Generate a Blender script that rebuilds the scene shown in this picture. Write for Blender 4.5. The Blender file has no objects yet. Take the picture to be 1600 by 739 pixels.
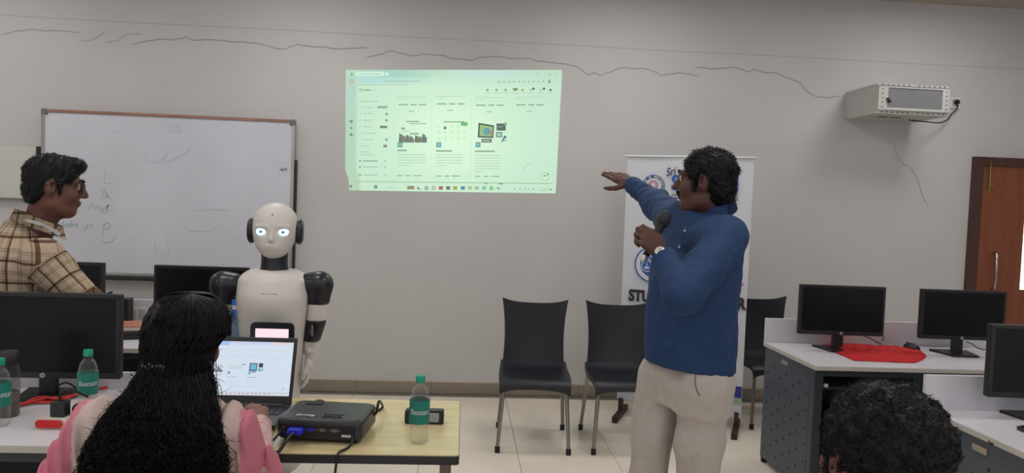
import bpy, bmesh, math, random
import numpy as np
from mathutils import Vector, Matrix, Euler
from mathutils.bvhtree import BVHTree
random.seed(7); rng = np.random.default_rng(7)
SC = bpy.context.scene
COL = SC.collection
PI = math.pi

# ------------------------------------------------------------------ camera
F, YAW, PITCH, ROLL, CAMH = 1153.8, .0677, -.0444, .0379, 1.552   # focal length in px of the 1600 x 739 frame
D = 5.926                                                          # distance to the front wall
def ray(px, py):
    a0, b0 = px-800, py-369.5
    cr, sr = math.cos(ROLL), math.sin(ROLL)
    a = cr*a0+sr*b0; b = -sr*a0+cr*b0
    xr = a/F; u = -b/F
    cp, sp = math.cos(PITCH), math.sin(PITCH)
    yd = cp-sp*u; z = sp+cp*u
    cy, sy = math.cos(YAW), math.sin(YAW)
    return Vector((cy*xr+sy*yd, -sy*xr+cy*yd, z))
CAM = Vector((0, 0, CAMH))
def U(px, py, y=D):                       # point of a pixel's ray at depth y
    r = ray(px, py); return CAM+r*(y/r.y)
def UZ(px, py, z):                        # ... at height z
    r = ray(px, py); return CAM+r*((z-CAMH)/r.z)
cam = bpy.data.cameras.new('camera'); cam.sensor_fit = 'HORIZONTAL'; cam.sensor_width = 36
cam.lens = 36*F/1600; cam.clip_start = .05; cam.clip_end = 60
co = bpy.data.objects.new('camera', cam); COL.objects.link(co); SC.camera = co
fw = ray(800, 369.5).normalized(); rt = (ray(801, 369.5)-ray(800, 369.5)).normalized(); up = rt.cross(fw)
m = Matrix((rt, up, -fw)).transposed().to_4x4(); m.translation = CAM; co.matrix_world = m

# ------------------------------------------------------------------ world, exposure
w = bpy.data.worlds.new('world'); SC.world = w; w.use_nodes = True
bg = w.node_tree.nodes['Background']; bg.inputs[0].default_value = (.93, .95, 1.0, 1); bg.inputs[1].default_value = .72
vs = SC.view_settings; vs.view_transform = 'Standard'; vs.look = 'None'; vs.exposure = 0; vs.gamma = 1; vs.use_curve_mapping = False
LAMP_POWER = 13.0

# ------------------------------------------------------------------ materials
def srgb(r, g, b):
    f = lambda c: (c/255/12.92) if c/255 <= .04045 else ((c/255+.055)/1.055)**2.4
    return (f(r), f(g), f(b), 1)
MATS = {}
def mat(name, col, rough=.5, metal=0., var=.08, scale=8., bump=0., bscale=60., spec=.5, coords='Object', stretch=(1, 1, 1), emit=0., coat=0., detail=4):
    if name in MATS: return MATS[name]
    m = bpy.data.materials.new(name); m.use_nodes = True; nt = m.node_tree; N = nt.nodes; L = nt.links
    b = N['Principled BSDF']
    b.inputs['Roughness'].default_value = rough; b.inputs['Metallic'].default_value = metal
    b.inputs['Specular IOR Level'].default_value = spec; b.inputs['Coat Weight'].default_value = coat
    tc = N.new('ShaderNodeTexCoord'); mp = N.new('ShaderNodeMapping'); mp.inputs['Scale'].default_value = stretch
    L.new(tc.outputs[coords], mp.inputs['Vector'])
    nz = N.new('ShaderNodeTexNoise'); nz.inputs['Scale'].default_value = scale; nz.inputs['Detail'].default_value = detail
    L.new(mp.outputs[0], nz.inputs['Vector'])
    rp = N.new('ShaderNodeValToRGB'); rp.color_ramp.elements[0].position = .3; rp.color_ramp.elements[1].position = .7
    rp.color_ramp.elements[0].color = tuple(c*(1-var) for c in col[:3])+(1,)
    rp.color_ramp.elements[1].color = tuple(min(1, c*(1+var)) for c in col[:3])+(1,)
    L.new(nz.outputs['Fac'], rp.inputs['Fac']); L.new(rp.outputs['Color'], b.inputs['Base Color'])
    if bump:
        n2 = N.new('ShaderNodeTexNoise'); n2.inputs['Scale'].default_value = bscale; n2.inputs['Detail'].default_value = 3
        L.new(mp.outputs[0], n2.inputs['Vector'])
        bp = N.new('ShaderNodeBump'); bp.inputs['Strength'].default_value = bump; bp.inputs['Distance'].default_value = .01
        L.new(n2.outputs['Fac'], bp.inputs['Height']); L.new(bp.outputs[0], b.inputs['Normal'])
    if emit:
        L.new(rp.outputs['Color'], b.inputs['Emission Color']); b.inputs['Emission Strength'].default_value = emit
    MATS[name] = m; return m
def vcol_mat(name, emit=True, strength=1., rough=.6):
    m = bpy.data.materials.new(name); m.use_nodes = True; nt = m.node_tree; N = nt.nodes; L = nt.links
    at = N.new('ShaderNodeVertexColor'); at.layer_name = 'Col'
    b = N['Principled BSDF']; b.inputs['Roughness'].default_value = rough
    if emit:
        b.inputs['Base Color'].default_value = (.02, .02, .02, 1); b.inputs['Specular IOR Level'].default_value = .1
        L.new(at.outputs['Color'], b.inputs['Emission Color']); b.inputs['Emission Strength'].default_value = strength
    else: L.new(at.outputs['Color'], b.inputs['Base Color'])
    return m
def clear_mat(name, tint=(.92, .95, .95, 1), edge=.45):
    m = bpy.data.materials.new(name); m.use_nodes = True; nt = m.node_tree; N = nt.nodes; L = nt.links
    N.remove(N['Principled BSDF']); out = N['Material Output']
    t = N.new('ShaderNodeBsdfTransparent'); t.inputs[0].default_value = tint
    g = N.new('ShaderNodeBsdfPrincipled'); g.inputs['Base Color'].default_value = (.55, .57, .56, 1); g.inputs['Roughness'].default_value = .08; g.inputs['Specular IOR Level'].default_value = .8
    lw = N.new('ShaderNodeLayerWeight'); lw.inputs[0].default_value = .35
    geo = N.new('ShaderNodeNewGeometry'); inv = N.new('ShaderNodeMath'); inv.operation = 'SUBTRACT'; inv.inputs[0].default_value = 1; L.new(geo.outputs['Backfacing'], inv.inputs[1])
    mr = N.new('ShaderNodeMapRange'); mr.inputs['From Min'].default_value = .15; mr.inputs['To Min'].default_value = .05; mr.inputs['To Max'].default_value = edge; L.new(lw.outputs['Facing'], mr.inputs['Value'])
    mu = N.new('ShaderNodeMath'); mu.operation = 'MULTIPLY'; L.new(inv.outputs[0], mu.inputs[0]); L.new(mr.outputs[0], mu.inputs[1])
    mx = N.new('ShaderNodeMixShader'); L.new(mu.outputs[0], mx.inputs[0]); L.new(t.outputs[0], mx.inputs[1]); L.new(g.outputs[0], mx.inputs[2])
    L.new(mx.outputs[0], out.inputs['Surface']); return m

# ------------------------------------------------------------------ object helpers
def tag(o, label=None, cat=None, group=None, kind=None):
    if label: o['label'] = label
    if cat: o['category'] = cat
    if group: o['group'] = group
    if kind: o['kind'] = kind
    return o
def empty(name, loc=(0, 0, 0), rz=0., label=None, cat=None, group=None):
    o = bpy.data.objects.new(name, None); COL.objects.link(o); o.location = loc; o.rotation_euler = (0, 0, rz); o.empty_display_size = .05
    return tag(o, label, cat, group)
def obj(name, me, mt, parent=None, loc=(0, 0, 0), rot=(0, 0, 0), world=False):
    o = bpy.data.objects.new(name, me); COL.objects.link(o)
    if mt and not me.materials: me.materials.append(MATS[mt] if isinstance(mt, str) else mt)
    if parent:
        o.parent = parent
        if world:                                             # the mesh is in world coordinates, the parent is an unrotated Empty
            loc = Vector(loc)-root_off(parent)
    o.location = loc; o.rotation_euler = rot
    return o
def root_off(p):
    v = Vector((0, 0, 0))
    while p: v += p.location; p = p.parent
    return v
def copy_tree(o, parent=None):
    c = o.copy(); COL.objects.link(c); c.parent = parent
    for ch in [x for x in o.children]: copy_tree(ch, c)
    return c
class MB:
    def __init__(s): s.v = []; s.f = []; s.sm = []; s.c = []
    def add(s, vs, fs, smooth=False, col=None):
        n = len(s.v); s.v += [tuple(v) for v in vs]; s.f += [tuple(i+n for i in f) for f in fs]; s.sm += [smooth]*len(fs); s.c += [col]*len(vs); return s
    def box(s, lo, hi, bev=0., M=None):
        bm = bmesh.new(); bmesh.ops.create_cube(bm, size=1)
        for v in bm.verts: v.co = Vector([lo[i]+(v.co[i]+.5)*(hi[i]-lo[i]) for i in range(3)])
        if bev: bmesh.ops.bevel(bm, geom=list(bm.edges), offset=bev, segments=2, affect='EDGES', profile=.5)
        bm.verts.index_update(); vs = [(M@v.co if M else v.co.copy()) for v in bm.verts]; fs = [[v.index for v in f.verts] for f in bm.faces]
        bm.free(); return s.add(vs, fs)
    def tube(s, pts, r, n=8, caps=True, smooth=True):
        pts = [Vector(p) for p in pts]; k = len(pts); rs = r if isinstance(r, (list, tuple)) else [r]*k
        vs = []; t0 = (pts[1]-pts[0]).normalized(); a = t0.orthogonal().normalized()
        for i in range(k):
            t = (pts[min(i+1, k-1)]-pts[max(i-1, 0)]).normalized()
            a = (a-t*a.dot(t)); a = a.normalized() if a.length > 1e-6 else t.orthogonal().normalized()
            b = t.cross(a)
            vs += [pts[i]+(a*math.cos(2*PI*j/n)+b*math.sin(2*PI*j/n))*rs[i] for j in range(n)]
        fs = [(i*n+j, i*n+(j+1) % n, (i+1)*n+(j+1) % n, (i+1)*n+j) for i in range(k-1) for j in range(n)]
        s.add(vs, fs, smooth)
        if caps: s.add(vs[:n], [tuple(range(n))[::-1]]); s.add(vs[-n:], [tuple(range(n))])
        return s
    def lathe(s, prof, n=24, M=None, smooth=True, rib=None):
        vs = []
        for (r, z) in prof:
            for j in range(n):
                a = 2*PI*j/n; rr = r*(1+(rib(a, z) if rib else 0)); v = Vector((rr*math.cos(a), rr*math.sin(a), z)); vs.append(M@v if M else v)
        k = len(prof)
        fs = [(i*n+j, i*n+(j+1) % n, (i+1)*n+(j+1) % n, (i+1)*n+j) for i in range(k-1) for j in range(n)]
        s.add(vs, fs, smooth)
        if prof[0][0] > 1e-4: s.add(vs[:n], [tuple(range(n))[::-1]])
        if prof[-1][0] > 1e-4: s.add(vs[-n:], [tuple(range(n))])
        return s
    def prism(s, pts, h, M=None):                              # outline in xy, height h along z
        n = len(pts); vs = [Vector((p[0], p[1], 0)) for p in pts]+[Vector((p[0], p[1], h)) for p in pts]
        if M: vs = [M@v for v in vs]
        return s.add(vs, [tuple(range(n))[::-1], tuple(range(n, 2*n))]+[(i, (i+1) % n, n+(i+1) % n, n+i) for i in range(n)])
    def grid(s, P, smooth=True, flip=False):                   # P[i][j] points
        a, b = len(P), len(P[0]); vs = [p for r in P for p in r]
        fs = [(i*b+j, i*b+j+1, (i+1)*b+j+1, (i+1)*b+j) for i in range(a-1) for j in range(b-1)]
        if flip: fs = [f[::-1] for f in fs]
        return s.add(vs, fs, smooth)
    def quad(s, a, b, c, d, col=None): return s.add([a, b, c, d], [(0, 1, 2, 3)], False, col)
    def mesh(s, name='m'):
        me = bpy.data.meshes.new(name); me.from_pydata([tuple(v) for v in s.v], [], s.f); me.polygons.foreach_set('use_smooth', s.sm)
        if any(c is not None for c in s.c):
            at = me.color_attributes.new('Col', 'FLOAT_COLOR', 'POINT')
            at.data.foreach_set('color', [x for c in s.c for x in (c or (0, 0, 0, 1))])
        me.update(); return me
    def build(s, name, mt, parent=None, loc=(0, 0, 0), rot=(0, 0, 0), world=False): return obj(name, s.mesh(name), mt, parent, loc, rot, world)
def fixn(me):
    bm = bmesh.new(); bm.from_mesh(me); bmesh.ops.recalc_face_normals(bm, faces=bm.faces); bm.to_mesh(me); bm.free(); return me
def box(name, lo, hi, mt, parent=None, bev=0., world=False, loc=(0, 0, 0), rot=(0, 0, 0)):
    return MB().box(lo, hi, bev).build(name, mt, parent, loc, rot, world)
def rrect(w_, h_, r, n=5):                                     # rounded rectangle outline
    o = []
    for (cx, cy, a0) in ((w_/2-r, h_/2-r, 0), (-w_/2+r, h_/2-r, 90), (-w_/2+r, -h_/2+r, 180), (w_/2-r, -h_/2+r, 270)):
        for i in range(n+1):
            a = math.radians(a0+90*i/n); o.append((cx+r*math.cos(a), cy+r*math.sin(a)))
    return o
def text_mesh(txt, size, depth=.001, align='LEFT', bold=0., shear=0., space=1.):
    c = bpy.data.curves.new('t', 'FONT'); c.body = txt; c.size = size; c.extrude = depth; c.align_x = align; c.offset = bold; c.shear = shear; c.space_character = space
    c.resolution_u = 3
    o = bpy.data.objects.new('t', c); COL.objects.link(o)
    dg = bpy.context.evaluated_depsgraph_get(); dg.update()
    me = bpy.data.meshes.new_from_object(o.evaluated_get(dg)); bpy.data.objects.remove(o); bpy.data.curves.remove(c)
    me.materials.clear(); return me
def fit_text(me, u0, u1, z0, z1):                              # scale the flat text to a box, keep its thickness
    n = len(me.vertices); a = np.empty(n*3); me.vertices.foreach_get('co', a); a = a.reshape(-1, 3)
    lo, hi = a.min(0), a.max(0)
    a[:, 0] = u0+(a[:, 0]-lo[0])/(hi[0]-lo[0])*(u1-u0); a[:, 1] = z0+(a[:, 1]-lo[1])/(hi[1]-lo[1])*(z1-z0)
    me.vertices.foreach_set('co', a.ravel()); me.update(); return me
def strip(mb, pts, w_, nrm=Vector((0, -1, 0)), col=None):      # flat ribbon along a polyline
    pts = [Vector(p) for p in pts]; L_ = []; R_ = []
    for i, p in enumerate(pts):
        t = (pts[min(i+1, len(pts)-1)]-pts[max(i-1, 0)]).normalized(); s = t.cross(nrm).normalized()*w_/2
        if i in (0, len(pts)-1): s = s*.5
        L_.append(p+s); R_.append(p-s)
    for i in range(len(pts)-1): mb.quad(L_[i], L_[i+1], R_[i+1], R_[i], col)
    return mb

# ------------------------------------------------------------------ implicit surfaces for bodies: smooth union of round cones, ellipsoids and lofts
def rotm(yaw=0., pitch=0., roll=0.): return np.array((Euler((pitch, roll, yaw), 'XYZ').to_matrix()))
class SDF:
    def __init__(s, lo, hi, vox):
        s.lo = np.array(lo, float); s.vox = vox; s.n = np.ceil((np.array(hi)-s.lo)/vox).astype(int)+1
        s.v = np.full(s.n, .5, np.float32); s.ax = [(s.lo[i]+vox*np.arange(s.n[i])).astype(np.float32) for i in range(3)]
        s.R = np.eye(3); s.t = np.zeros(3); s.sc = 1.
    def frame(s, R=None, t=None, sc=1.):
        s.R = np.eye(3) if R is None else np.array(R); s.t = np.zeros(3) if t is None else np.array(t, float); s.sc = sc; return s
    def w(s, p): return s.R@(np.array(p, float)*s.sc)+s.t
    def sl(s, lo, hi):
        a = np.clip(np.floor((lo-s.lo)/s.vox).astype(int)-1, 0, s.n); b = np.clip(np.ceil((hi-s.lo)/s.vox).astype(int)+2, 0, s.n)
        if (b <= a).any(): return None
        S = tuple(slice(a[i], b[i]) for i in range(3))
        return S, s.ax[0][S[0]][:, None, None], s.ax[1][S[1]][None, :, None], s.ax[2][S[2]][None, None, :]
    def mix(s, S, d, k, op):
        v = s.v[S]
        if op == 'u':
            if k > 0: h = np.clip(.5+.5*(v-d)/k, 0, 1); s.v[S] = v*(1-h)+d*h-k*h*(1-h)
            else: s.v[S] = np.minimum(v, d)
        elif op == 's':
            d = -d
            if k > 0: h = np.clip(.5-.5*(v-d)/k, 0, 1); s.v[S] = v*(1-h)+d*h+k*h*(1-h)
            else: s.v[S] = np.maximum(v, d)
        return s
    def cone(s, a, b, ra, rb=None, k=.02, op='u'):
        rb = ra if rb is None else rb; a, b = s.w(a), s.w(b); ra, rb = ra*s.sc, rb*s.sc; R = max(ra, rb)+k+.01
        q = s.sl(np.minimum(a, b)-R, np.maximum(a, b)+R)
        if q is None: return s
        S, X, Y, Z = q; ab = b-a; L2 = max(float(ab@ab), 1e-9)
        t = np.clip(((X-a[0])*ab[0]+(Y-a[1])*ab[1]+(Z-a[2])*ab[2])/L2, 0, 1)
        d = np.sqrt((X-a[0]-t*ab[0])**2+(Y-a[1]-t*ab[1])**2+(Z-a[2]-t*ab[2])**2)-(ra+(rb-ra)*t)
        return s.mix(S, d, k, op)
    def chain(s, pts, rs, k=.02):
        for i in range(len(pts)-1): s.cone(pts[i], pts[i+1], rs[i], rs[i+1], k)
        return s
    def ell(s, c, r, k=.02, op='u', R=None):
        M = s.R@(np.eye(3) if R is None else R); c = s.w(c); r = np.array(r, float)*s.sc; B = r.max()+k+.01
        q = s.sl(c-B, c+B)
        if q is None: return s
        S, X, Y, Z = q; X, Y, Z = X-c[0], Y-c[1], Z-c[2]
        p = [(M[0, i]*X+M[1, i]*Y+M[2, i]*Z)/r[i] for i in range(3)]
        k0 = np.sqrt(p[0]**2+p[1]**2+p[2]**2); k1 = np.sqrt((p[0]/r[0])**2+(p[1]/r[1])**2+(p[2]/r[2])**2)
        d = np.where(k1 > 1e-6, k0*(k0-1)/np.maximum(k1, 1e-6), -r.min())
        return s.mix(S, d, k, op)
    def loft(s, secs, k=.02, op='u', pw=2.):                     # secs: (z, cx, cy, a, b) in the local frame, z axis stays vertical
        secs = sorted(secs); A = np.array(secs, float); zz = A[:, 0]; c = s.w((0, 0, 0)); B = np.abs(A[:, 1:3]).max()+A[:, 3:].max()+k+.02
        q = s.sl(np.array([c[0]-B, c[1]-B, c[2]+zz[0]*s.sc-k-.02]), np.array([c[0]+B, c[1]+B, c[2]+zz[-1]*s.sc+k+.02]))
        if q is None: return s
        S, X, Y, Z = q; X, Y, Z = (X-c[0])/s.sc, (Y-c[1])/s.sc, (Z-c[2])/s.sc
        x = s.R[0, 0]*X+s.R[1, 0]*Y; y = s.R[0, 1]*X+s.R[1, 1]*Y
        f = [np.interp(Z.ravel(), zz, A[:, i])[None, None, :] for i in range(1, 5)]
        rr = (np.abs((x-f[0])/f[2])**pw+np.abs((y-f[1])/f[3])**pw)**(1/pw)
        d = (rr-1)*np.minimum(f[2], f[3])
        d = np.maximum(d, np.maximum(zz[0]-Z, Z-zz[-1])).astype(np.float32)*s.sc
        return s.mix(S, d, k, op)
    def plane(s, p, n, k=.005):                                  # keep the side opposite to n
        p = s.w(p); n = s.R@np.array(n, float); n = n/np.linalg.norm(n)
        d = (s.ax[0][:, None, None]-p[0])*n[0]+(s.ax[1][None, :, None]-p[1])*n[1]+(s.ax[2][None, None, :]-p[2])*n[2]
        s.v = np.maximum(s.v, d.astype(np.float32)); return s
    def warp(s, fn): s.v = s.v+fn(s.ax[0][:, None, None], s.ax[1][None, :, None], s.ax[2][None, None, :]).astype(np.float32); return s
    def poly(s):
        v = s.v; ins = v < 0; n = np.array(v.shape)-1
        c = [ins[i:i+n[0], j:j+n[1], k:k+n[2]] for i in (0, 1) for j in (0, 1) for k in (0, 1)]
        any_ = c[0].copy(); all_ = c[0].copy()
        for q in c[1:]: any_ |= q; all_ &= q
        act = any_ & ~all_; I = np.argwhere(act); idx = np.full(n, -1, np.int64); idx[act] = np.arange(len(I))
        acc = np.zeros((len(I), 3)); cnt = np.zeros(len(I))
        for ax in range(3):
            o = [a for a in range(3) if a != ax]
            for da in (0, 1):
                for db in (0, 1):
                    p0 = I.copy(); p0[:, o[0]] += da; p0[:, o[1]] += db; p1 = p0.copy(); p1[:, ax] += 1
                    v0 = v[tuple(p0.T)]; v1 = v[tuple(p1.T)]; m_ = (v0 < 0) != (v1 < 0)
                    t = v0[m_]/(v0[m_]-v1[m_]); P = p0[m_].astype(float); P[:, ax] += t
                    acc[m_] += P; cnt[m_] += 1
        V = s.lo+s.vox*acc/np.maximum(cnt, 1)[:, None]; FS = []
        for ax in range(3):
            o = [(ax+1) % 3, (ax+2) % 3]
            a = np.take(ins, range(0, v.shape[ax]-1), ax); b = np.take(ins, range(1, v.shape[ax]), ax)
            E = np.argwhere(a != b); E = E[(E[:, o[0]] > 0) & (E[:, o[1]] > 0) & (E[:, o[0]] < n[o[0]]) & (E[:, o[1]] < n[o[1]])]
            sg = a[tuple(E.T)]; q = []
            for da, db in ((-1, -1), (0, -1), (0, 0), (-1, 0)):
                p = E.copy(); p[:, o[0]] += da; p[:, o[1]] += db; q.append(idx[tuple(p.T)])
            Q = np.stack(q, 1); Q[~sg] = Q[~sg][:, ::-1]; FS.append(Q)
        FS = np.concatenate(FS); FS = FS[(FS >= 0).all(1)]
        return V, FS
    def mesh(s, name, smooth=1):
        V, Q = s.poly()
        for _ in range(smooth):                                   # a light Laplacian pass
            acc = np.zeros_like(V); cnt = np.zeros(len(V))
            for i in range(4):
                a, b = Q[:, i], Q[:, (i+1) % 4]
                np.add.at(acc, a, V[b]); np.add.at(cnt, a, 1)
            V = V*.5+.5*acc/np.maximum(cnt, 1)[:, None]
        return np_mesh(name, V, Q)
def np_mesh(name, V, Q, smooth=True):
    me = bpy.data.meshes.new(name); me.vertices.add(len(V)); me.vertices.foreach_set('co', np.asarray(V, np.float32).ravel())
    k = Q.shape[1]; me.loops.add(len(Q)*k); me.loops.foreach_set('vertex_index', Q.ravel().astype(np.int32))
    me.polygons.add(len(Q)); me.polygons.foreach_set('loop_start', np.arange(0, len(Q)*k, k, dtype=np.int32))
    me.polygons.foreach_set('use_smooth', np.full(len(Q), smooth)); me.update(calc_edges=True); me.validate(); return me
def bvh_of(*meshes):
    V = []; F_ = []
    for me in meshes:
        n = len(V); V += [v.co.copy() for v in me.vertices]; F_ += [[i+n for i in p.vertices] for p in me.polygons]
    return BVHTree.FromPolygons(V, F_)
def snap(bvh, px, py, off=.002):                                  # where a pixel's ray meets a mesh that is in world coordinates
    d = ray(px, py).normalized(); h = bvh.ray_cast(CAM, d)
    return (h[0]+h[1]*off, h[1]) if h[0] else None
def verts_of(me):
    a = np.empty(len(me.vertices)*3); me.vertices.foreach_get('co', a); return a.reshape(-1, 3)
def ripple(seed, freq, amp, n=7, stretch=(1, 1, 1)):
    r = np.random.default_rng(seed); K = r.normal(size=(n, 3)); K = K/np.linalg.norm(K, axis=1)[:, None]*freq*r.uniform(.6, 1.5, (n, 1))*np.array(stretch); ph = r.uniform(0, 6.28, n)
    def fn(X, Y, Z):
        o = 0
        for i in range(n): o = o+np.sin(K[i, 0]*X+K[i, 1]*Y+K[i, 2]*Z+ph[i])
        return o*(amp/math.sqrt(n))
    return fn
def strands_mesh(name, paths, r, n=3):                            # many thin tubes in one mesh; paths: array (count, points, 3)
    P = np.asarray(paths, float); N_, K, _ = P.shape; T = np.gradient(P, axis=1); T /= np.maximum(np.linalg.norm(T, axis=2, keepdims=True), 1e-9)
    ref = np.where(np.abs(T[..., 2:3]) < .9, np.array([0, 0, 1.]), np.array([1., 0, 0])); A = np.cross(T, ref); A /= np.linalg.norm(A, axis=2, keepdims=True); B = np.cross(T, A)
    rad = r*(1-.75*np.linspace(0, 1, K)**2)[None, :, None]
    R = np.stack([P+rad*(A*math.cos(2*PI*j/n)+B*math.sin(2*PI*j/n)) for j in range(n)], 2)   # N,K,n,3
    V = R.reshape(-1, 3); i = np.arange(N_)[:, None, None]; k = np.arange(K-1)[None, :, None]; j = np.arange(n)[None, None, :]
    a = (i*K+k)*n+j; b = (i*K+k)*n+(j+1) % n; Q = np.stack([a, b, b+n, a+n], -1).reshape(-1, 4)
    return V, Q
def join_np(name, parts):
    V = []; Q = []; n = 0
    for v, q in parts: V.append(v); Q.append(q+n); n += len(v)
    return np_mesh(name, np.concatenate(V), np.concatenate(Q))
# ------------------------------------------------------------------ palette
mat('wall_paint', srgb(197, 195, 194), .75, var=.035, scale=1.3, bump=.06, bscale=45)
mat('ceiling_paint', srgb(178, 166, 158), .8, var=.03, scale=2)
mat('crack_line', srgb(142, 134, 128), .9); mat('groove_line', srgb(170, 164, 160), .9)
mat('grout', srgb(120, 112, 104), .8, var=.1, scale=20)
mat('tile_cream', srgb(236, 226, 210), .12, var=.04, scale=3, spec=.5)
mat('skirting', srgb(150, 138, 124), .35, var=.05, scale=6); mat('skirting_lip', srgb(196, 186, 174), .4, var=.03)
mat('board_white', srgb(205, 207, 216), .25, var=.04, scale=2.2); mat('aluminium', srgb(178, 176, 172), .35, .8, var=.05); mat('alu_red', srgb(150, 112, 98), .45, .2, var=.2, scale=5)
mat('grey_plastic', srgb(110, 108, 102), .5); mat('black_metal', srgb(26, 28, 36), .45, var=.1)
mat('marker_green', srgb(142, 178, 176), .6); mat('marker_grey', srgb(168, 174, 184), .6); mat('marker_blue', srgb(60, 82, 130), .6)
mat('panel_white', srgb(205, 203, 196), .6, var=.02); mat('panel_edge', srgb(120, 116, 110), .6)
mat('banner_white', srgb(206, 209, 214), .45, var=.02, scale=3); mat('banner_blue', srgb(30, 92, 168), .5); mat('banner_navy', srgb(30, 44, 92), .5); mat('banner_dark', srgb(46, 34, 46), .5)
mat('banner_stripe', srgb(38, 40, 132), .5); mat('banner_green', srgb(134, 172, 134), .5); mat('banner_mauve', srgb(170, 120, 172), .5); mat('crest_pink', srgb(205, 130, 150), .5); mat('crest_grey', srgb(150, 140, 150), .5)
mat('rust_steel', srgb(66, 48, 44), .55, .3, var=.3, scale=25); mat('steel', srgb(150, 146, 138), .28, .85, var=.06)
mat('chair_plastic', srgb(23, 24, 34), .42, var=.05, bump=.04, bscale=300); mat('rubber', srgb(28, 28, 28), .7); mat('chrome', srgb(190, 184, 176), .18, 1.)
mat('rack_grey', srgb(190, 190, 186), .5, var=.03); mat('rack_glass', srgb(126, 126, 130), .3, var=.06, scale=5); mat('dark_slot', srgb(60, 60, 60), .8); mat('cable_black', srgb(18, 18, 20), .5)
mat('socket_white', srgb(222, 220, 216), .4); mat('socket_grey', srgb(180, 178, 174), .5)
mat('door_wood', srgb(132, 74, 48), .3, var=.14, scale=3, stretch=(6, 6, .5)); mat('door_frame', srgb(74, 46, 40), .4, var=.15, scale=6, stretch=(4, 4, .6)); mat('brass', srgb(150, 130, 80), .35, .8)
mat('daylight_pane', srgb(255, 246, 226), .5, var=.0, emit=2.6)
mat('lamp_panel', (1, .985, .96, 1), .5, var=.0, emit=LAMP_POWER); mat('lamp_frame', srgb(220, 220, 220), .5)

# ------------------------------------------------------------------ the setting
XL, XR, YB = -5.2, 5.75, -1.6
CEIL = 3.327
fl = tag(box('floor', (XL, YB, -.06), (XR, D, -.004), 'grout'), kind='structure')
X0 = -.8075; Y0 = D-.7029
tile = MB().box((-.2985, -.2985, -.02), (.2985, .2985, 0), .0012).mesh('tile'); tile.materials.append(MATS['tile_cream'])
for i in range(-8, 11):
    for j in range(-12, 2):
        xa, xb = X0+.6*i, X0+.6*(i+1); ya, yb = Y0+.6*(j-1)+.0, Y0+.6*j
        if xa < XL-.35 or xb > XR+.35 or ya < YB-.35: continue
        if yb > D+.05:                                             # the cut row at the wall
            obj('tile', MB().box((xa+.0015, ya+.0015, -.02), (xb-.0015, D, 0)).mesh('tile_cut'), 'tile_cream', fl)
        else: obj('tile', tile, None, fl, ((xa+xb)/2, (ya+yb)/2, 0))
wf = tag(box('wall_front', (XL, D, -.06), (XR, D+.15, CEIL+.1), 'wall_paint'), kind='structure')
tag(box('wall_left', (XL-.15, YB, -.06), (XL, D+.15, CEIL+.1), 'wall_paint'), kind='structure')
tag(box('wall_right', (XR, YB, -.06), (XR+.15, D+.15, CEIL+.1), 'wall_paint'), kind='structure')
tag(box('ceiling', (XL-.15, YB, CEIL), (XR+.15, D+.15, CEIL+.12), 'ceiling_paint'), kind='structure')
# skirting tiles along the front wall, joints in line with the floor tiles
bb = tag(MB().box((XL, D-.008, 0), (4.226, D, .1)).build('baseboard_front', 'grout'), kind='structure')
for i in range(-8, 9):
    xa, xb = max(XL, X0+.6*i), min(4.222, X0+.6*(i+1))
    if xb-xa > .05: obj('skirting_tile', MB().box((xa+.0015, D-.014, 0), (xb-.0015, D-.002, .093), .001).mesh('skt'), 'skirting', bb)
obj('skirting_cap', MB().box((XL, D-.016, .093), (4.222, D-.001, .108), .002).mesh('skc'), 'skirting_lip', bb)
# plaster cracks and the fine groove that runs the length of the wall
CR = [[(0,55),(25,49),(50,46),(70,49),(95,48),(110,50),(128,50)], [(122,65),(148,61),(156,56),(165,50)], [(165,67),(185,63),(192,57),(205,53),(222,53)],
 [(205,70),(235,63),(255,61),(270,62),(292,58),(300,63),(335,62),(365,65),(400,67),(430,75),(445,77),(465,69),(500,74),(507,73),(520,77),(545,76),(560,75),(575,75)],
 [(570,90),(600,83),(612,79),(630,84),(642,88),(660,85),(695,87),(705,91),(738,94),(750,89),(775,88),(800,92),(828,92),(840,96),(868,99),(890,101),(905,106),(912,112),(921,117),(929,114),(938,118),(952,113),(968,107),(980,105),(992,108),(1008,107),(1022,112),(1033,117),(1048,115),(1065,114),(1078,117),(1092,119)],
 [(1085,104),(1110,107),(1145,105),(1158,108),(1168,112),(1178,108),(1192,113),(1210,113),(1228,121),(1250,128),(1256,137),(1264,146),(1280,152),(1296,152),(1312,150)],
 [(1396,222),(1399,236),(1404,246),(1412,256),(1424,263),(1431,275),(1436,285),(1439,300),(1445,313),(1450,321)]]
for k, c in enumerate(CR):
    P = []
    for i in range(len(c)-1):
        for t in (0, .33, .66):
            q = Vector(c[i]).lerp(Vector(c[i+1]), t); P.append(U(q.x, q.y+random.uniform(-.8, .8), D-.0015))
    P.append(U(*c[-1], D-.0015)); mb = MB(); strip(mb, P, .0062 if 3 <= k <= 5 else .0045); mb.build('crack', 'crack_line', wf)
mb = MB(); strip(mb, [(x, D-.001, 2.833+.002*math.sin(x*3)) for x in np.linspace(XL, XR, 60)], .0045); mb.build('plaster_groove', 'groove_line', wf)
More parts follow.
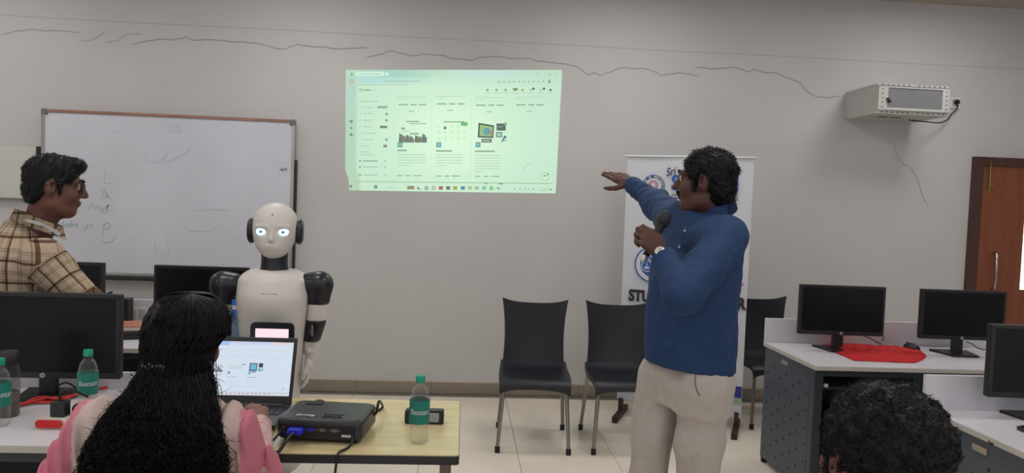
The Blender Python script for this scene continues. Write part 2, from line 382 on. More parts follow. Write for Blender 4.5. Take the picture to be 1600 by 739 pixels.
# ceiling light panels (above the frame), row nearest the wall added to brighten it
for ix, x in enumerate((-3.6, -1.2, 1.2, 3.6)):
    for iy, y in enumerate((.4, 2.6, 4.75)):
        e = empty('unseen_ceiling_light', (x, y, CEIL), 0, 'unseen square white light panel in the ceiling of the room', 'ceiling light', 'ceiling light panels')
        box('diffuser', (-.29, -.29, -.035), (.29, .29, -.012), 'lamp_panel', e); m_ = MB()
        for lo, hi in (((-.31, -.31), (.31, -.29)), ((-.31, .29), (.31, .31)), ((-.31, -.29), (-.29, .29)), ((.29, -.29), (.31, .29))): m_.box((*lo, -.04), (*hi, 0))
        m_.build('frame', 'lamp_frame', e)

# door in the front wall
dr = tag(empty('door_1', (4.226, D, 0)), kind='structure')
dx1 = 1.06; dh = 2.088
m_ = MB().box((0, -.05, 0), (.075, .0, dh)).box((dx1, -.05, 0), (dx1+.075, 0, dh)).box((.075, -.05, dh-.07), (dx1, 0, dh)); m_.build('door_frame', 'door_frame', dr)
vx0, vx1 = U(1592.5, 400).x-4.226, U(1592.5, 400).x-4.226+.16; vz0, vz1 = U(1597, 452).z, U(1597, 334).z
m_ = MB()
for a, b in (((.077, 0), (vx0, dh-.072)), ((vx1, 0), (dx1-.002, dh-.072)), ((vx0, 0), (vx1, vz0)), ((vx0, vz1), (vx1, dh-.072))): m_.box((a[0], -.03, a[1]), (b[0], -.004, b[1]))
leaf = m_.build('door_leaf', 'door_wood', dr)
box('vision_pane', (vx0, -.02, vz0), (vx1, -.01, vz1), 'daylight_pane', dr)
hx = U(1546, 420).x-4.226; hz1, hz0 = U(1546, 394).z, U(1546, 451).z
MB().tube([(hx, -.03, hz1), (hx, -.06, hz1), (hx, -.075, hz1-.015), (hx, -.078, (hz0+hz1)/2), (hx, -.075, hz0+.015), (hx, -.06, hz0), (hx, -.03, hz0)], .011, 10).build('door_handle', 'chrome', leaf)
bx = U(1541, 275).x-4.226; b1, b0 = U(1541, 253).z, U(1541, 303).z
m_ = MB().box((bx-.018, -.036, b0), (bx+.018, -.03, b1-.05)); m_.tube([(bx, -.044, b0+.03), (bx, -.044, b1)], .007, 8); m_.tube([(bx, -.044, b0+.07), (bx+.03, -.055, b0+.07)], .006, 8)
m_.build('tower_bolt', 'brass', leaf)

# ------------------------------------------------------------------ whiteboard on its stand
WY = D-.06
wl, wr, wt, wb_ = -3.205, -1.318, 2.135, .885
e = empty('whiteboard', (-2.26, WY, 0), 0, 'large whiteboard with faint green marker writing in an aluminium frame', 'whiteboard')
box('writing_surface', (wl+.02, WY-.012, wb_+.02), (wr-.02, WY+.004, wt-.02), 'board_white', e, world=True)
MB().box((wl, WY-.022, wt-.022), (wr, WY+.008, wt), .003).build('frame_bar', 'alu_red', e, world=True)
MB().box((wl, WY-.022, wb_), (wr, WY+.008, wb_+.025), .003).build('frame_bar', 'aluminium', e, world=True)
for x in (wl, wr-.022): MB().box((x, WY-.022, wb_+.02), (x+.022, WY+.008, wt-.02), .003).build('frame_bar', 'aluminium', e, world=True)
for x in (wl, wr-.04):
    for z in (wb_, wt-.04): MB().box((x-.003, WY-.026, z-.003), (x+.043, WY+.01, z+.043), .008).build('corner_cap', 'grey_plastic', e, world=True)
MB().box((wl+.1, WY-.06, wb_-.03), (wr-.1, WY-.0, wb_-.004), .004).build('pen_tray', 'black_metal', e, world=True)
G = [[(164,266),(163,284)], [(161,286),(178,287)], [(163,296),(158,309),(169,308),(163,296)], [(167,305),(175,313)],
 [(138,327),(143,316),(148,328)], [(140,323),(147,323)], [(150,328),(150,321),(154,320)], [(160,321),(155,323),(157,328),(161,324),(161,331),(156,334)], [(163,321),(165,327),(169,320),(163,334)], [(168,318),(168,334)], [(170,322),(177,321)], [(170,329),(178,328)],
 [(160,370),(162,352),(168,348),(173,353),(168,358),(163,358)], [(157,376),(165,380),(175,378),(182,368)],
 [(99,344),(99,354),(95,356)], [(104,349),(102,354),(106,355),(107,350),(104,349)], [(111,343),(110,355),(115,352),(111,349)], [(118,352),(122,350),(119,349),(118,354),(124,355)], [(131,351),(134,356),(138,350),(132,363)], [(141,350),(144,349),(142,355),(146,355)]]
m_ = MB()
for c in G: strip(m_, [U(*p, WY-.0135) for p in c], .009)
m_.build('marker_writing', 'marker_green', e, world=True)['kind'] = 'stuff'
K = [[(262,206),(266,199),(274,196),(281,200),(283,205),(262,206)], [(172,207),(180,204),(187,211)], [(226,238),(230,250),(245,255),(258,246),(262,236)], [(250,255),(270,250),(290,240),(298,230),(297,223)], [(243,370),(242,394),(264,398),(261,371)], [(286,355),(300,361),(325,361),(340,356)], [(300,330),(330,327),(360,330)], [(232,312),(240,308)], [(292,378),(330,376)]]
m_ = MB()
for c in K: strip(m_, [U(*p, WY-.0133) for p in c], .006)
m_.build('marker_ghosting', 'marker_grey', e, world=True)['kind'] = 'stuff'
m_ = MB()
for c in [[(437,267),(440,263),(442,268)], [(442,267),(445,262),(447,267)], [(446,263),(449,263)], [(437,265),(449,266)]]: strip(m_, [U(*p, WY-.0136) for p in c], .008)
m_.build('marker_note', 'marker_blue', e, world=True)
for px, py, s in ((63, 229, -1), (460, 250, 1)):
    t = U(px, py, D-.03); m_ = MB().box((t.x-.022, D-.05, .03), (t.x+.022, D-.01, t.z), .004)
    m_.build('stand_post', 'black_metal', e, world=True)
    MB().box((t.x-.025, D-.5, 0), (t.x+.025, D-.01, .035), .005).build('stand_foot', 'black_metal', e, world=True)
# plain white panel at the far left of the wall
a, b = U(0, 227, D-.03), U(62, 229, D-.03)
e = empty('wall_panel', (-3.8, D, 1.3), 0, 'plain white board on the wall beyond the whiteboard post', 'board')
zt = a.z+.0; zb = U(0, 311, D-.03).z
box('panel_face', (-4.5, D-.035, zb+.01), (b.x+.03, D-.012, zt), 'panel_white', e, .003, True)
box('bottom_ledge', (-4.5, D-.045, zb), (b.x+.03, D-.001, zb+.012), 'panel_edge', e, .002, True)

# ------------------------------------------------------------------ projected picture on the wall
def PX(cx, cy): return (530+cx/3.519, 100+cy/3.519)            # coordinates read off an enlarged view of the picture
PY = D-.003
pm = MB()
def lft(y): return 540.2-.8*min(1, (y-109)/156) if y < 265 else 539.4+6*math.sin(min(1, (y-265)/24)*PI/2)  # lower left notch: the robot's shadow cut into the glowing sheet's outline
def cl(c): return srgb(*c)
rows = []
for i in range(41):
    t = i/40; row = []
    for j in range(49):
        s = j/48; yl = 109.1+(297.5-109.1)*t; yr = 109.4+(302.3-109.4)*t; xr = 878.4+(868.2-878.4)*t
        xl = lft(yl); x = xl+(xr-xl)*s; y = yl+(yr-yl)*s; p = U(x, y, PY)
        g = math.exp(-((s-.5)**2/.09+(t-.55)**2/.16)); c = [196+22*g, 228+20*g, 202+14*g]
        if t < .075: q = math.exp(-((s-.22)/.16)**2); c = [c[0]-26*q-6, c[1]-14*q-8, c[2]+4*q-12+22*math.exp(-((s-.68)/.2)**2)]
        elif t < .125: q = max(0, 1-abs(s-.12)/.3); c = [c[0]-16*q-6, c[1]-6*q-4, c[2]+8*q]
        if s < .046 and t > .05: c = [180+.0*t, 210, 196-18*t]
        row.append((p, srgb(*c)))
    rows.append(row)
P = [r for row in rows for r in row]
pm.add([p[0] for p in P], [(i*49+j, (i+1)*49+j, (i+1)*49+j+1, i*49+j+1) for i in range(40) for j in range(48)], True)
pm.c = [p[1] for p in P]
lay = [0]
def R(x0, y0, x1, y1, c, d=1):
    q = [PX(x0, y0), PX(x0, y1), PX(x1, y1), PX(x1, y0)]; pm.quad(*[U(*p, PY-.0006*d) for p in q], col=srgb(*c))
def disc(x, y, r, c, d=2):
    n = 14; vs = [U(*PX(x+r*math.cos(2*PI*i/n), y+r*math.sin(2*PI*i/n)), PY-.0006*d) for i in range(n)]; pm.add(vs, [tuple(range(n))[::-1]], False, srgb(*c))
ink = (170, 200, 174); ink2 = (138, 168, 144)
R(92, 43, 247, 66, (206, 238, 220)); disc(262, 55, 9, (214, 240, 232)); R(105, 52, 225, 57, (170, 200, 185), 2)
disc(68, 56, 8, (140, 172, 168)); R(55, 83, 82, 108, (182, 192, 158), 2); disc(68, 133, 7, (165, 200, 200))
for y, r in ((316, 9), (352, 6), (389, 9)): disc(66, y, r, (118, 150, 132))
R(250, 92, 445, 98, (166, 198, 182), 2); R(95, 112, 385, 115, (158, 190, 176), 2)
for i in range(11): disc(880+27*i, 97, 6, (170, 196, 166))
R(1153, 86, 1160, 106, (110, 130, 100), 2)
for x in (1095, 1160, 1197): disc(x, 55, 5, (170, 186, 164))
disc(120, 144, 9, (120, 166, 150)); disc(120, 144, 5, (206, 238, 212), 3); R(135, 140, 172, 147, ink2, 2); R(176, 142, 200, 147, ink, 2)
for x, c in ((815, ink2), (865, ink2), (915, ink2), (968, (150, 150, 96)), (1008, (150, 176, 110)), (1052, ink), (1110, ink), (1162, (100, 124, 112))): disc(x, 143, 7, c); R(x-16, 158, x+16, 161, ink, 2)
for x in (1068, 1126): disc(x, 136, 7, (84, 110, 92), 3)
R(955, 133, 982, 143, (110, 136, 96), 3)
R(108, 203, 215, 207, (150, 200, 168), 2)
for y, w_ in ((238, 55), (272, 52), (309, 45), (345, 48), (380, 70), (415, 55), (450, 30)): R(133, y-2, 133+w_, y+3, ink, 2); disc(116, y, 4, ink)
R(210, 231, 264, 244, (140, 176, 158), 2); R(224, 339, 264, 353, (130, 136, 118), 2); R(243, 444, 263, 458, (130, 136, 118), 2)
for y in (275, 310, 416): disc(260, y, 8, (140, 172, 148))
R(108, 482, 170, 486, ink, 2); R(108, 497, 195, 501, ink, 2)
for y in (533, 567, 610): disc(114, y, 6, ink2); R(130, y-3, 212, y+3, ink2 if y == 533 else ink, 2); disc(252, y, 7, (176, 214, 184))
for x0, y in ((318, 180), (530, 176), (745, 183), (965, 181)):
    R(x0, y, x0+160, y+3, (176, 208, 180), 2); R(x0, y+12, x0+50, y+15, (176, 208, 180), 2)
    for k_, (a_, b_) in enumerate(((8, 60), (75, 108), (120, 160))): R(x0+a_, y+40, x0+b_, y+47, (140, 172, 146), 2)
    R(x0+65, y+77, x0+95, y+82, (150, 182, 156), 2)
for x in (300, 508, 726, 952): R(x, 190, x+2, 640, (196, 226, 198), 2)
# first card: a row of raised hands; second card: a sheet of small drawings; third: tablet, phone and devices
R(368, 313, 440, 319, ink2, 2); R(385, 324, 480, 331, ink, 2); R(340, 349, 362, 360, ink2, 2); R(345, 368, 385, 373, ink, 2); R(388, 379, 438, 388, (140, 172, 160), 2)
for i, x in enumerate((328, 345, 365, 385, 415, 435, 455)):
    h_ = (52, 40, 44, 36, 40, 34, 50)[i]; c = ((112, 122, 108), (132, 132, 118), (108, 126, 124), (120, 128, 116))[i % 4]
    R(x, 432-h_*.62, x+27, 432, c, 2); disc(x+13, 432-h_*.75, 7, c); R(x+2, 432-h_, x+8, 432-h_*.5, c, 2)
R(572, 315, 690, 321, ink2, 2); R(669, 320, 706, 339, (112, 186, 120), 3); disc(582, 352, 8, (92, 122, 104))
for i in range(5):
    for j in range(3): R(535+37*i, 340+33*j, 553+37*i, 343+33*j, (172, 206, 176), 2); R(540+37*i, 350+33*j, 556+37*i, 352+33*j, (180, 212, 184), 2)
q = [(766, 323), (762, 404), (848, 407), (852, 338)]; pm.quad(*[U(*PX(*p), PY-.0014) for p in q], col=srgb(76, 98, 84))
q = [(774, 333), (771, 396), (842, 399), (845, 346)]; pm.quad(*[U(*PX(*p), PY-.002) for p in q], col=srgb(148, 190, 132)); disc(812, 370, 20, (104, 158, 172), 4); disc(836, 380, 12, (170, 140, 110), 5)
R(865, 327, 916, 366, (88, 110, 100), 2); R(871, 343, 900, 346, (180, 200, 180), 3); R(862, 374, 896, 403, (96, 128, 120), 2); R(867, 379, 891, 398, (160, 200, 186), 3); disc(914, 329, 9, (120, 190, 130), 4)
R(782, 411, 838, 432, (92, 104, 104), 2); R(786, 415, 830, 428, (160, 170, 160), 3)
q = [(908, 392), (890, 430), (897, 430), (918, 396)]; pm.quad(*[U(*PX(*p), PY-.0014) for p in q], col=srgb(86, 130, 130)); disc(912, 402, 8, (96, 130, 118)); R(900, 418, 920, 423, (110, 160, 160), 2)
for x in (334, 547, 763):
    R(x-13, 430, x+14, 458, (104, 160, 156), 3); R(x-6, 437, x+7, 451, (150, 200, 196), 4)
R(318, 471, 372, 479, ink2, 2); R(531, 474, 622, 482, ink2, 2); R(746, 476, 855, 484, ink2, 2)
for k_, (x, y, n) in enumerate(((318, 496, 5), (530, 497, 5), (745, 500, 7))):
    for i in range(n): R(x, y+15*i, x+(160 if i < n-1 else 70)-11*((i*3+k_) % 3), y+15*i+4, (178, 208, 180), 2)
    for a_, b_ in ((0, 32), (48, 76), (90, 135)): R(x+a_, 611+k_*2, x+b_, 617+k_*2, (146, 178, 150), 2)
R(1010, 568, 1016, 576, ink2, 2)
q = [(1020, 562), (1024, 565), (1062, 545), (1060, 541)]; pm.quad(*[U(*PX(*p), PY-.0014) for p in q], col=srgb(186, 216, 188))
disc(1131, 619, 22, (120, 168, 132), 2); disc(1131, 619, 19.5, (206, 240, 212), 3); R(1122, 612, 1140, 618, (100, 136, 110), 4); disc(1146, 606, 6, (130, 168, 140), 4)
q = [(92, 644), (92, 648), (1176, 660), (1176, 655)]; pm.quad(*[U(*PX(*p), PY-.0012) for p in q], col=srgb(160, 190, 158))
disc(64, 672, 8, (120, 150, 138)); R(191, 666, 211, 685, (124, 156, 146), 2); R(262, 676, 300, 680, ink, 2)
for i, (x, c) in enumerate(((395, (150, 140, 110)), (438, (126, 134, 112)), (481, (110, 150, 136)), (519, (130, 110, 96)), (559, (176, 96, 88)), (599, (110, 120, 110)), (638, (160, 170, 90)), (680, (90, 140, 150)), (719, (170, 196, 130)), (757, (160, 190, 160)), (797, (140, 190, 170)), (838, (92, 180, 100)), (877, (140, 156, 140)))):
    if i == 0: R(374, 670, 413, 689, c, 2)
    elif i in (3,): disc(x, 680, 10, c, 2); disc(x, 680, 6, (220, 240, 214), 3)
    elif i in (1, 12): R(x-9, 683, x+9, 689, c, 2); R(x-9, 675, x-2, 683, c, 2)
    elif i in (2, 11): disc(x, 682, 11, c, 2); disc(x+2, 681, 5, (200, 230, 205), 3)
    else: R(x-11, 672, x+11, 691, c, 2)
R(797, 655, 815, 661, ink2, 3); R(877, 657, 900, 661, (80, 100, 84), 3)
for x in (965, 994, 1020, 1044, 1068): disc(x, 687, 6, ink)
R(1118, 681, 1150, 684, ink, 2); R(1098, 692, 1148, 696, ink, 2); disc(1162, 690, 6, ink2)
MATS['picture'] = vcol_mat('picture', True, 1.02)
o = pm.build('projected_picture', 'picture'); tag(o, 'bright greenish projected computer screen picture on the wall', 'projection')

# ------------------------------------------------------------------ banner standee behind the presenter
BL = Vector((1.195, 5.385)); BR = Vector((2.005, 5.025)); bd = (BR-BL).normalized(); BW = (BR-BL).length; bz0, bz1 = .115, 1.945
ba = math.atan2(bd.y, bd.x); e = empty('banner_stand', (BL.x, BL.y, 0), ba, 'white vertical flex banner with blue college lettering on a rusty steel stand', 'banner')
bn = Vector((bd.y, -bd.x, 0))                                   # towards the camera
def BP(px, py):                                                # pixel -> (along, height) on the banner
    r = ray(px, py); t = (Vector((BL.x, BL.y, 0))-CAM).dot(bn)/r.dot(bn); p = CAM+r*t; return ((Vector((p.x, p.y))-BL).dot(bd), p.z)
Q_ = []
for i in range(13):
    u = BW*i/12; Q_.append([(u, .004*math.sin(u*9)+.003*math.sin(j*.9), bz0+(bz1-bz0)*j/16-.03*(u/BW-.5)*(1-j/16)) for j in range(17)])
m_ = MB(); m_.grid(Q_); m_.grid([[(p[0], p[1]+.003, p[2]) for p in r] for r in Q_], flip=True)
m_.build('banner_sheet', 'banner_white', e)
def btext(txt, x0, y0, x1, y1, mt, bold=0., shear=0.):           # pixel box of the lettering
    u0, z1_ = BP(x0, y0); u1 = BP(x1, y1)[0]; z0_ = BP(x0, y1)[1]; me = text_mesh(txt, .1, .0008, bold=bold, shear=shear); fit_text(me, u0, u1, z0_, z1_)
    return obj('lettering', me, mt, e, (0, -.011, 0), (PI/2, 0, 0))
btext('Sri', 1040, 259, 1058, 273, 'banner_navy', .001, .35).rotation_euler = (PI/2, math.radians(-12), 0)
o = e.children[-1]; u, z = BP(1049, 268)
me = text_mesh('Sri', .1, .0008, bold=.001, shear=.35); fit_text(me, -.038, .038, -.03, .03); o.data = me; me.materials.append(MATS['banner_navy']); o.location = (u, -.011, z)
btext('SAIRAM', 1050, 273, 1153, 297.5, 'banner_blue', .0025)
btext('COLLEGE OF ENGINEERING', 1049, 303.5, 1153, 310.5, 'banner_navy', .002)
btext('STUDENT CHAPTER', 983, 451, 1167, 470, 'banner_dark', .005)
u0, z1_ = BP(1100, 438); u1, z0_ = BP(1162, 447); box('printed_block', (u0, -.0115, z0_), (u1, -.0105, z1_), 'banner_mauve', e)
def band(py0, py1, mt):                                        # stripe across the foot of the banner
    z0_, z1_ = BP(1160, py1)[1], BP(1160, py0)[1]; box('printed_stripe', (0.002, -.0115, z0_), (BW-.002, -.0105, z1_), mt, e)
band(604, 622, 'banner_stripe'); band(622, 631, 'banner_green')
def bdisc(u, z, r, d, mt, name, n=36, r0=0.):
    M_ = Matrix.Translation((u, -.0105-d, z))@Matrix.Rotation(PI/2, 4, 'X'); m_ = MB()
    if r0: 
        vs = [M_@Vector((q*math.cos(2*PI*i/n), q*math.sin(2*PI*i/n), 0)) for q in (r0, r) for i in range(n)]
        m_.add(vs, [(i, (i+1) % n, n+(i+1) % n, n+i) for i in range(n)][::1])
    else: m_.prism([(r*math.cos(2*PI*i/n), r*math.sin(2*PI*i/n)) for i in range(n)], .0006, M_)
    return m_.build(name, mt, e)
def ring_text(txt, u, z, r, a0, a1, size, mt, d=.0025):
    for i, ch in enumerate(txt):
        if ch == ' ': continue
        a = math.radians(a0+(a1-a0)*i/(len(txt)-1)); me = text_mesh(ch, size, .0004, 'CENTER', bold=.0006)
        o = obj('crest_letter', me, mt, e, (u+r*math.cos(a), -.0105-d, z+r*math.sin(a)), (PI/2, PI/2-a, 0))
u, z = BP(1021, 291); cr = .083
bdisc(u, z, cr, 0, 'banner_blue', 'crest'); bdisc(u, z, cr*.93, .0008, 'banner_navy', 'crest'); bdisc(u, z, cr*.7, .0014, 'banner_white', 'crest'); bdisc(u, z+.006, cr*.46, .002, 'crest_grey', 'crest'); bdisc(u, z+.004, cr*.36, .0026, 'crest_pink', 'crest')
box('crest', (u-.012, -.0145, z-.02), (u+.012, -.0138, z+.022), 'banner_white', e)
ring_text('COLLEGE OF ENGINEERING', u, z, cr*.75, 205, -25, .021, 'banner_white')
u, z = BP(1021, 413); cr = .135
bdisc(u, z, cr, 0, 'banner_blue', 'emblem'); bdisc(u, z, cr*.93, .0008, 'banner_white', 'emblem'); bdisc(u, z, cr*.7, .0014, 'banner_blue', 'emblem')
for k_, (du, dz) in enumerate(((-.045, -.014), (.035, -.014), (0, .06))):
    bdisc(u+du, z+dz, .042, .002, 'banner_white', 'emblem'); bdisc(u+du, z+dz, .036, .0026, 'banner_blue', 'emblem')
bdisc(u+.035, z-.014, .02, .0032, 'banner_white', 'emblem'); bdisc(u+.035, z-.014, .01, .0038, 'banner_blue', 'emblem')
m_ = MB().box((u-.048, -.0145, z-.03), (u-.042, -.0138, z+.008)); m_.prism([(-.022, .0), (-.015, -.014), (.015, -.014), (.022, 0)], .0006, Matrix.Translation((u-.045, -.0142, z-.02))@Matrix.Rotation(PI/2, 4, 'X')); m_.build('emblem', 'banner_white', e)
me = text_mesh('STE', .034, .0004, 'CENTER', bold=.001); obj('lettering', me, 'banner_white', e, (u+.004, -.0145, z+.052), (PI/2, 0, 0))
m_ = MB()
for x in (.03, BW-.03): m_.tube([(x, .02, .05), (x, .02, bz1-.01)], .011, 8)
m_.tube([(.03, .02, bz1-.01), (BW-.03, .02, bz1-.01)], .011, 8); m_.tube([(.03, .02, .5), (BW-.03, .02, .5)], .011, 8); m_.build('stand_frame', 'steel', e)
for x in (.03, BW-.03): MB().box((x-.02, -.2, 0), (x+.02, .2, .045), .003).box((x-.015, -.015, .04), (x+.015, .035, .14)).build('stand_foot', 'rust_steel', e)
MB().tube([(-.03, .0, bz1-.012), (BW+.02, .0, bz1-.012)], .007, 8).build('top_rod', 'banner_white', e)

# ------------------------------------------------------------------ wall rack, socket and plug
ry = 5.45; p = U(1372.5, 129.5, ry); q = U(1482, 183, ry); rx0, rx1, rz1, rz0 = p.x, q.x, p.z, q.z+.005
e = empty('wall_rack', ((rx0+rx1)/2, D, rz0), 0, 'light grey wall-mounted network rack with a glazed front', 'network rack')
box('rack_body', (rx0, ry+.012, rz0), (rx1, D-.001, rz1), 'rack_grey', e, .003, True)
def hole_frame(lo, hi, ilo, ihi, y0, y1):
    m_ = MB()
    for a, b in (((lo[0], lo[1]), (ilo[0], hi[1])), ((ihi[0], lo[1]), (hi[0], hi[1])), ((ilo[0], lo[1]), (ihi[0], ilo[1])), ((ilo[0], ihi[1]), (ihi[0], hi[1]))): m_.box((a[0], y0, a[1]), (b[0], y1, b[1]))
    return m_
dlo, dhi = (rx0+.004, rz0+.028), (rx1-.004, rz1-.022); gl = U(1388, 137, ry); gr = U(1471, 172, ry)
dd = hole_frame(dlo, dhi, (gl.x, gr.z), (gr.x, gl.z), ry-.006, ry+.012).build('rack_door', 'rack_grey', e, world=True)
obj('glass_pane', MB().box((gl.x, ry, gr.z), (gr.x, ry+.006, gl.z)).mesh('gp'), 'rack_glass', dd, world=True)
p = U(1387, 157, ry); m_ = MB().box((p.x-.018, ry-.02, p.z+.008), (p.x+.006, ry-.006, p.z+.018), .003); m_.lathe([(.012, 0), (.012, .016), (.006, .02)], 14, Matrix.Translation((p.x+.004, ry-.006, p.z-.006))@Matrix.Rotation(PI/2, 4, 'X')); m_.build('rack_lock', 'cable_black', dd, world=True)
box('door_gap', (rx0+.004, ry+.002, rz1-.021), (rx1-.004, ry+.014, rz1-.016), 'dark_slot', e, world=True)
m_ = MB()
def slot(x, z, ang):
    M_ = Matrix.Translation((x, ry-.0065, z))@Matrix.Rotation(ang, 4, 'Y'); m_.box((-.009, -.001, -.0025), (.009, .001, .0025), 0, M_)
for t in np.linspace(.12, .88, 5): slot(rx0+.035, dlo[1]+(dhi[1]-dlo[1])*t, -.6); slot(rx1-.028, dlo[1]+(dhi[1]-dlo[1])*t, -.6)
m2 = m_; m2.build('vent_slots', 'dark_slot', dd, world=True)['kind'] = 'stuff'
m_ = MB(); M0 = m_
for t in list(np.linspace(.08, .44, 6))+list(np.linspace(.58, .94, 6)):
    x = rx0+(rx1-rx0)*t; M0.box((x-.007, ry+.0105, rz0+.01), (x+.007, ry+.0125, rz0+.018)); M0.box((x-.007, ry+.0105, rz1-.011), (x+.007, ry+.0125, rz1-.004))
M0.build('vent_slots', 'dark_slot', e, world=True)['kind'] = 'stuff'
m_ = MB().box((rx0+.12, 5.62, rz0-.002), (rx0+.2, 5.66, rz0+.002)).box((rx0+.22, 5.62, rz0-.002), (rx0+.3, 5.66, rz0+.002)); m_.build('cable_knockout', 'dark_slot', e, world=True)
s = U(1491, 161); e = empty('wall_socket', (s.x, D, s.z), 0, 'white wall socket plate beside the network rack', 'socket')
box('plate', (-.045, -.012, -.045), (.045, 0, .045), 'socket_white', e, .004); box('socket_face', (-.028, -.015, -.03), (.028, -.01, .03), 'socket_grey', e, .003)
pl = MB().lathe([(.019, 0), (.021, .012), (.018, .03), (.009, .036)], 18, Matrix.Translation((s.x+.004, D-.015, s.z+.004))@Matrix.Rotation(PI/2, 4, 'X'))
pp = [(s.x+.004, D-.04, s.z-.004), (s.x+.004, D-.035, s.z-.05), U(1487, 178, D-.03), U(1479, 188, D-.05), U(1466, 192, D-.1), U(1450, 190.5, D-.16), (rx1-.12, D-.2, rz0-.006), (rx1-.14, D-.2, rz0+.006)]
e2 = empty('power_plug', (s.x, D-.015, s.z), 0, 'black plug and cord running from the wall socket to the rack', 'plug')
pl.build('plug_body', 'cable_black', e2, world=True)
def smooth_path(pts, n=6):
    pts = [Vector(p) for p in pts]; o = []
    for i in range(len(pts)-1):
        a, b, c, d = pts[max(i-1, 0)], pts[i], pts[i+1], pts[min(i+2, len(pts)-1)]
        for k in range(n):
            t = k/n; o.append(.5*((2*b)+(c-a)*t+(2*a-5*b+4*c-d)*t*t+(3*b-a-3*c+d)*t**3))
    o.append(pts[-1]); return o
MB().tube(smooth_path(pp), .005, 8).build('cord', 'cable_black', e2, world=True)
# ------------------------------------------------------------------ furniture materials
mat('laminate_white', srgb(206, 203, 209), .35, var=.03, scale=5); mat('laminate_edge', srgb(186, 180, 172), .45, var=.05)
mat('desk_steel', srgb(78, 84, 94), .42, .25, var=.06, scale=3); mat('desk_steel_dark', srgb(52, 56, 62), .45, .2, var=.06); mat('bay_black', srgb(20, 20, 22), .6)
mat('bezel', srgb(22, 22, 24), .42, var=.1, bump=.03, bscale=400); mat('screen_off', srgb(15, 15, 18), .3, spec=.22); mat('logo_grey', srgb(170, 172, 176), .4, .4)
mat('red_cloth', srgb(184, 20, 26), .9, var=.3, scale=26, bump=.5, bscale=90); mat('red_cable', srgb(190, 40, 30), .5); mat('label_metal', srgb(170, 160, 146), .4, .5, var=.15, scale=60)
mat('table_top', srgb(214, 196, 150), .25, var=.09, scale=4, stretch=(1, 5, 1)); mat('table_edge', srgb(38, 36, 40), .5, var=.1); mat('table_leg', srgb(116, 96, 84), .4, .3, var=.1)
mat('black_plastic', srgb(26, 27, 30), .4, var=.08); mat('projector_body', srgb(42, 43, 48), .36, var=.06, scale=20); mat('port_panel', srgb(24, 24, 27), .45); mat('port_metal', srgb(130, 130, 134), .35, .8); mat('vga_blue', srgb(24, 40, 190), .45); mat('print_white', srgb(190, 190, 196), .5)
mat('cap_teal', srgb(24, 150, 126), .4, var=.04); mat('label_teal', srgb(18, 120, 104), .45, var=.06); mat('flask_grey', srgb(120, 114, 108), .3, var=.1); mat('flask_cap', srgb(34, 34, 34), .5)
mat('lcd_grey', srgb(150, 152, 160), .3, var=.1, scale=40); mat('strip_white', srgb(216, 208, 196), .45); mat('strip_red', srgb(205, 22, 26), .35); mat('cover_orange', srgb(176, 112, 84), .5, var=.3, scale=14); mat('paper_white', srgb(212, 208, 200), .7)
MATS['pet'] = clear_mat('pet', (.96, .97, .96, 1), .5); MATS['flask_clear'] = clear_mat('flask_clear', (.66, .64, .6, 1), .35)
MATS['water'] = clear_mat('water', (.95, .965, .96, 1), .25)

# ------------------------------------------------------------------ moulded chairs
def make_chair():
    e = empty('chair')
    N_, K_ = 17, 15
    def back(u, v):                                             # u across, v bottom to top
        wv = .212+.012*(1-v)*v*-4+.014*v**3; x = wv*u
        z = .447+.443*v+(.032*(abs(u)**3)-.012)*v**3; y = .186+.062*v-.03*(1-u*u)*(-1)*math.sin(v*PI)*.6-.02*(abs(u)**2)*v
        return Vector((x, y, z))
    F_ = [[back(-1+2*j/(N_-1), i/(K_-1)) for j in range(N_)] for i in range(K_)]
    B_ = [[p+Vector((0, .014, 0)) for p in r] for r in F_]
    def slab(A, B, name):
        m_ = MB(); m_.grid(A); m_.grid(B, flip=True)
        ring = lambda G: [G[0][j] for j in range(len(G[0]))]+[G[i][-1] for i in range(1, len(G))]+[G[-1][j] for j in range(len(G[0])-2, -1, -1)]+[G[i][0] for i in range(len(G)-2, 0, -1)]
        a, b = ring(A), ring(B); n = len(a); m_.add(a+b, [(i, (i+1) % n, n+(i+1) % n, n+i) for i in range(n)], True)
        return fixn(m_.mesh(name))
    obj('backrest', slab(F_, B_, 'backrest'), 'chair_plastic', e)
    def seat(u, v):                                             # v 0 rear .. 1 front lip
        y = .2-.44*min(v, .9)/.9-(.012 if v > .9 else 0); z = .458+.03*(1-min(1, v/.22))**2-.012*(1-u*u)*math.sin(min(1, v/.9)*PI)
        if v > .82: z -= .058*((v-.82)/.18)**1.4*(1-.25*(1-u*u))
        return Vector(((.222+.008*math.sin(v*PI))*u, y, z))
    S_ = [[seat(-1+2*j/(N_-1), i/(K_+4)) for j in range(N_)] for i in range(K_+5)]
    T_ = [[p-Vector((0, -.006*(i/(K_+4)), .016+.02*(abs(-1+2*j/(N_-1))**6))) for j, p in enumerate(r)] for i, r in enumerate(S_)]
    obj('seat', slab(S_, T_, 'seat'), 'chair_plastic', e)
    for sx in (-1, 1):
        for (y0, y1, z0, xo) in ((-.2, -.255, .445, .222), (.17, .255, .46, .222)):
            o = MB().tube([(sx*.195, y0, z0), (sx*xo, y1, .03)], [.0145, .0115], 12).build('leg', 'steel', e)
            MB().lathe([(.016, 0), (.0165, .036), (.013, .04)], 12, Matrix.Translation((sx*xo, y1, 0))).build('foot_cap', 'rubber', o)
    m_ = MB().tube([(-.19, .165, .455), (.19, .165, .455)], .01, 8).tube([(-.19, -.19, .437), (.19, -.19, .437)], .01, 8); m_.build('under_frame', 'steel', e)
    return e
ch0 = make_chair(); first = [True]
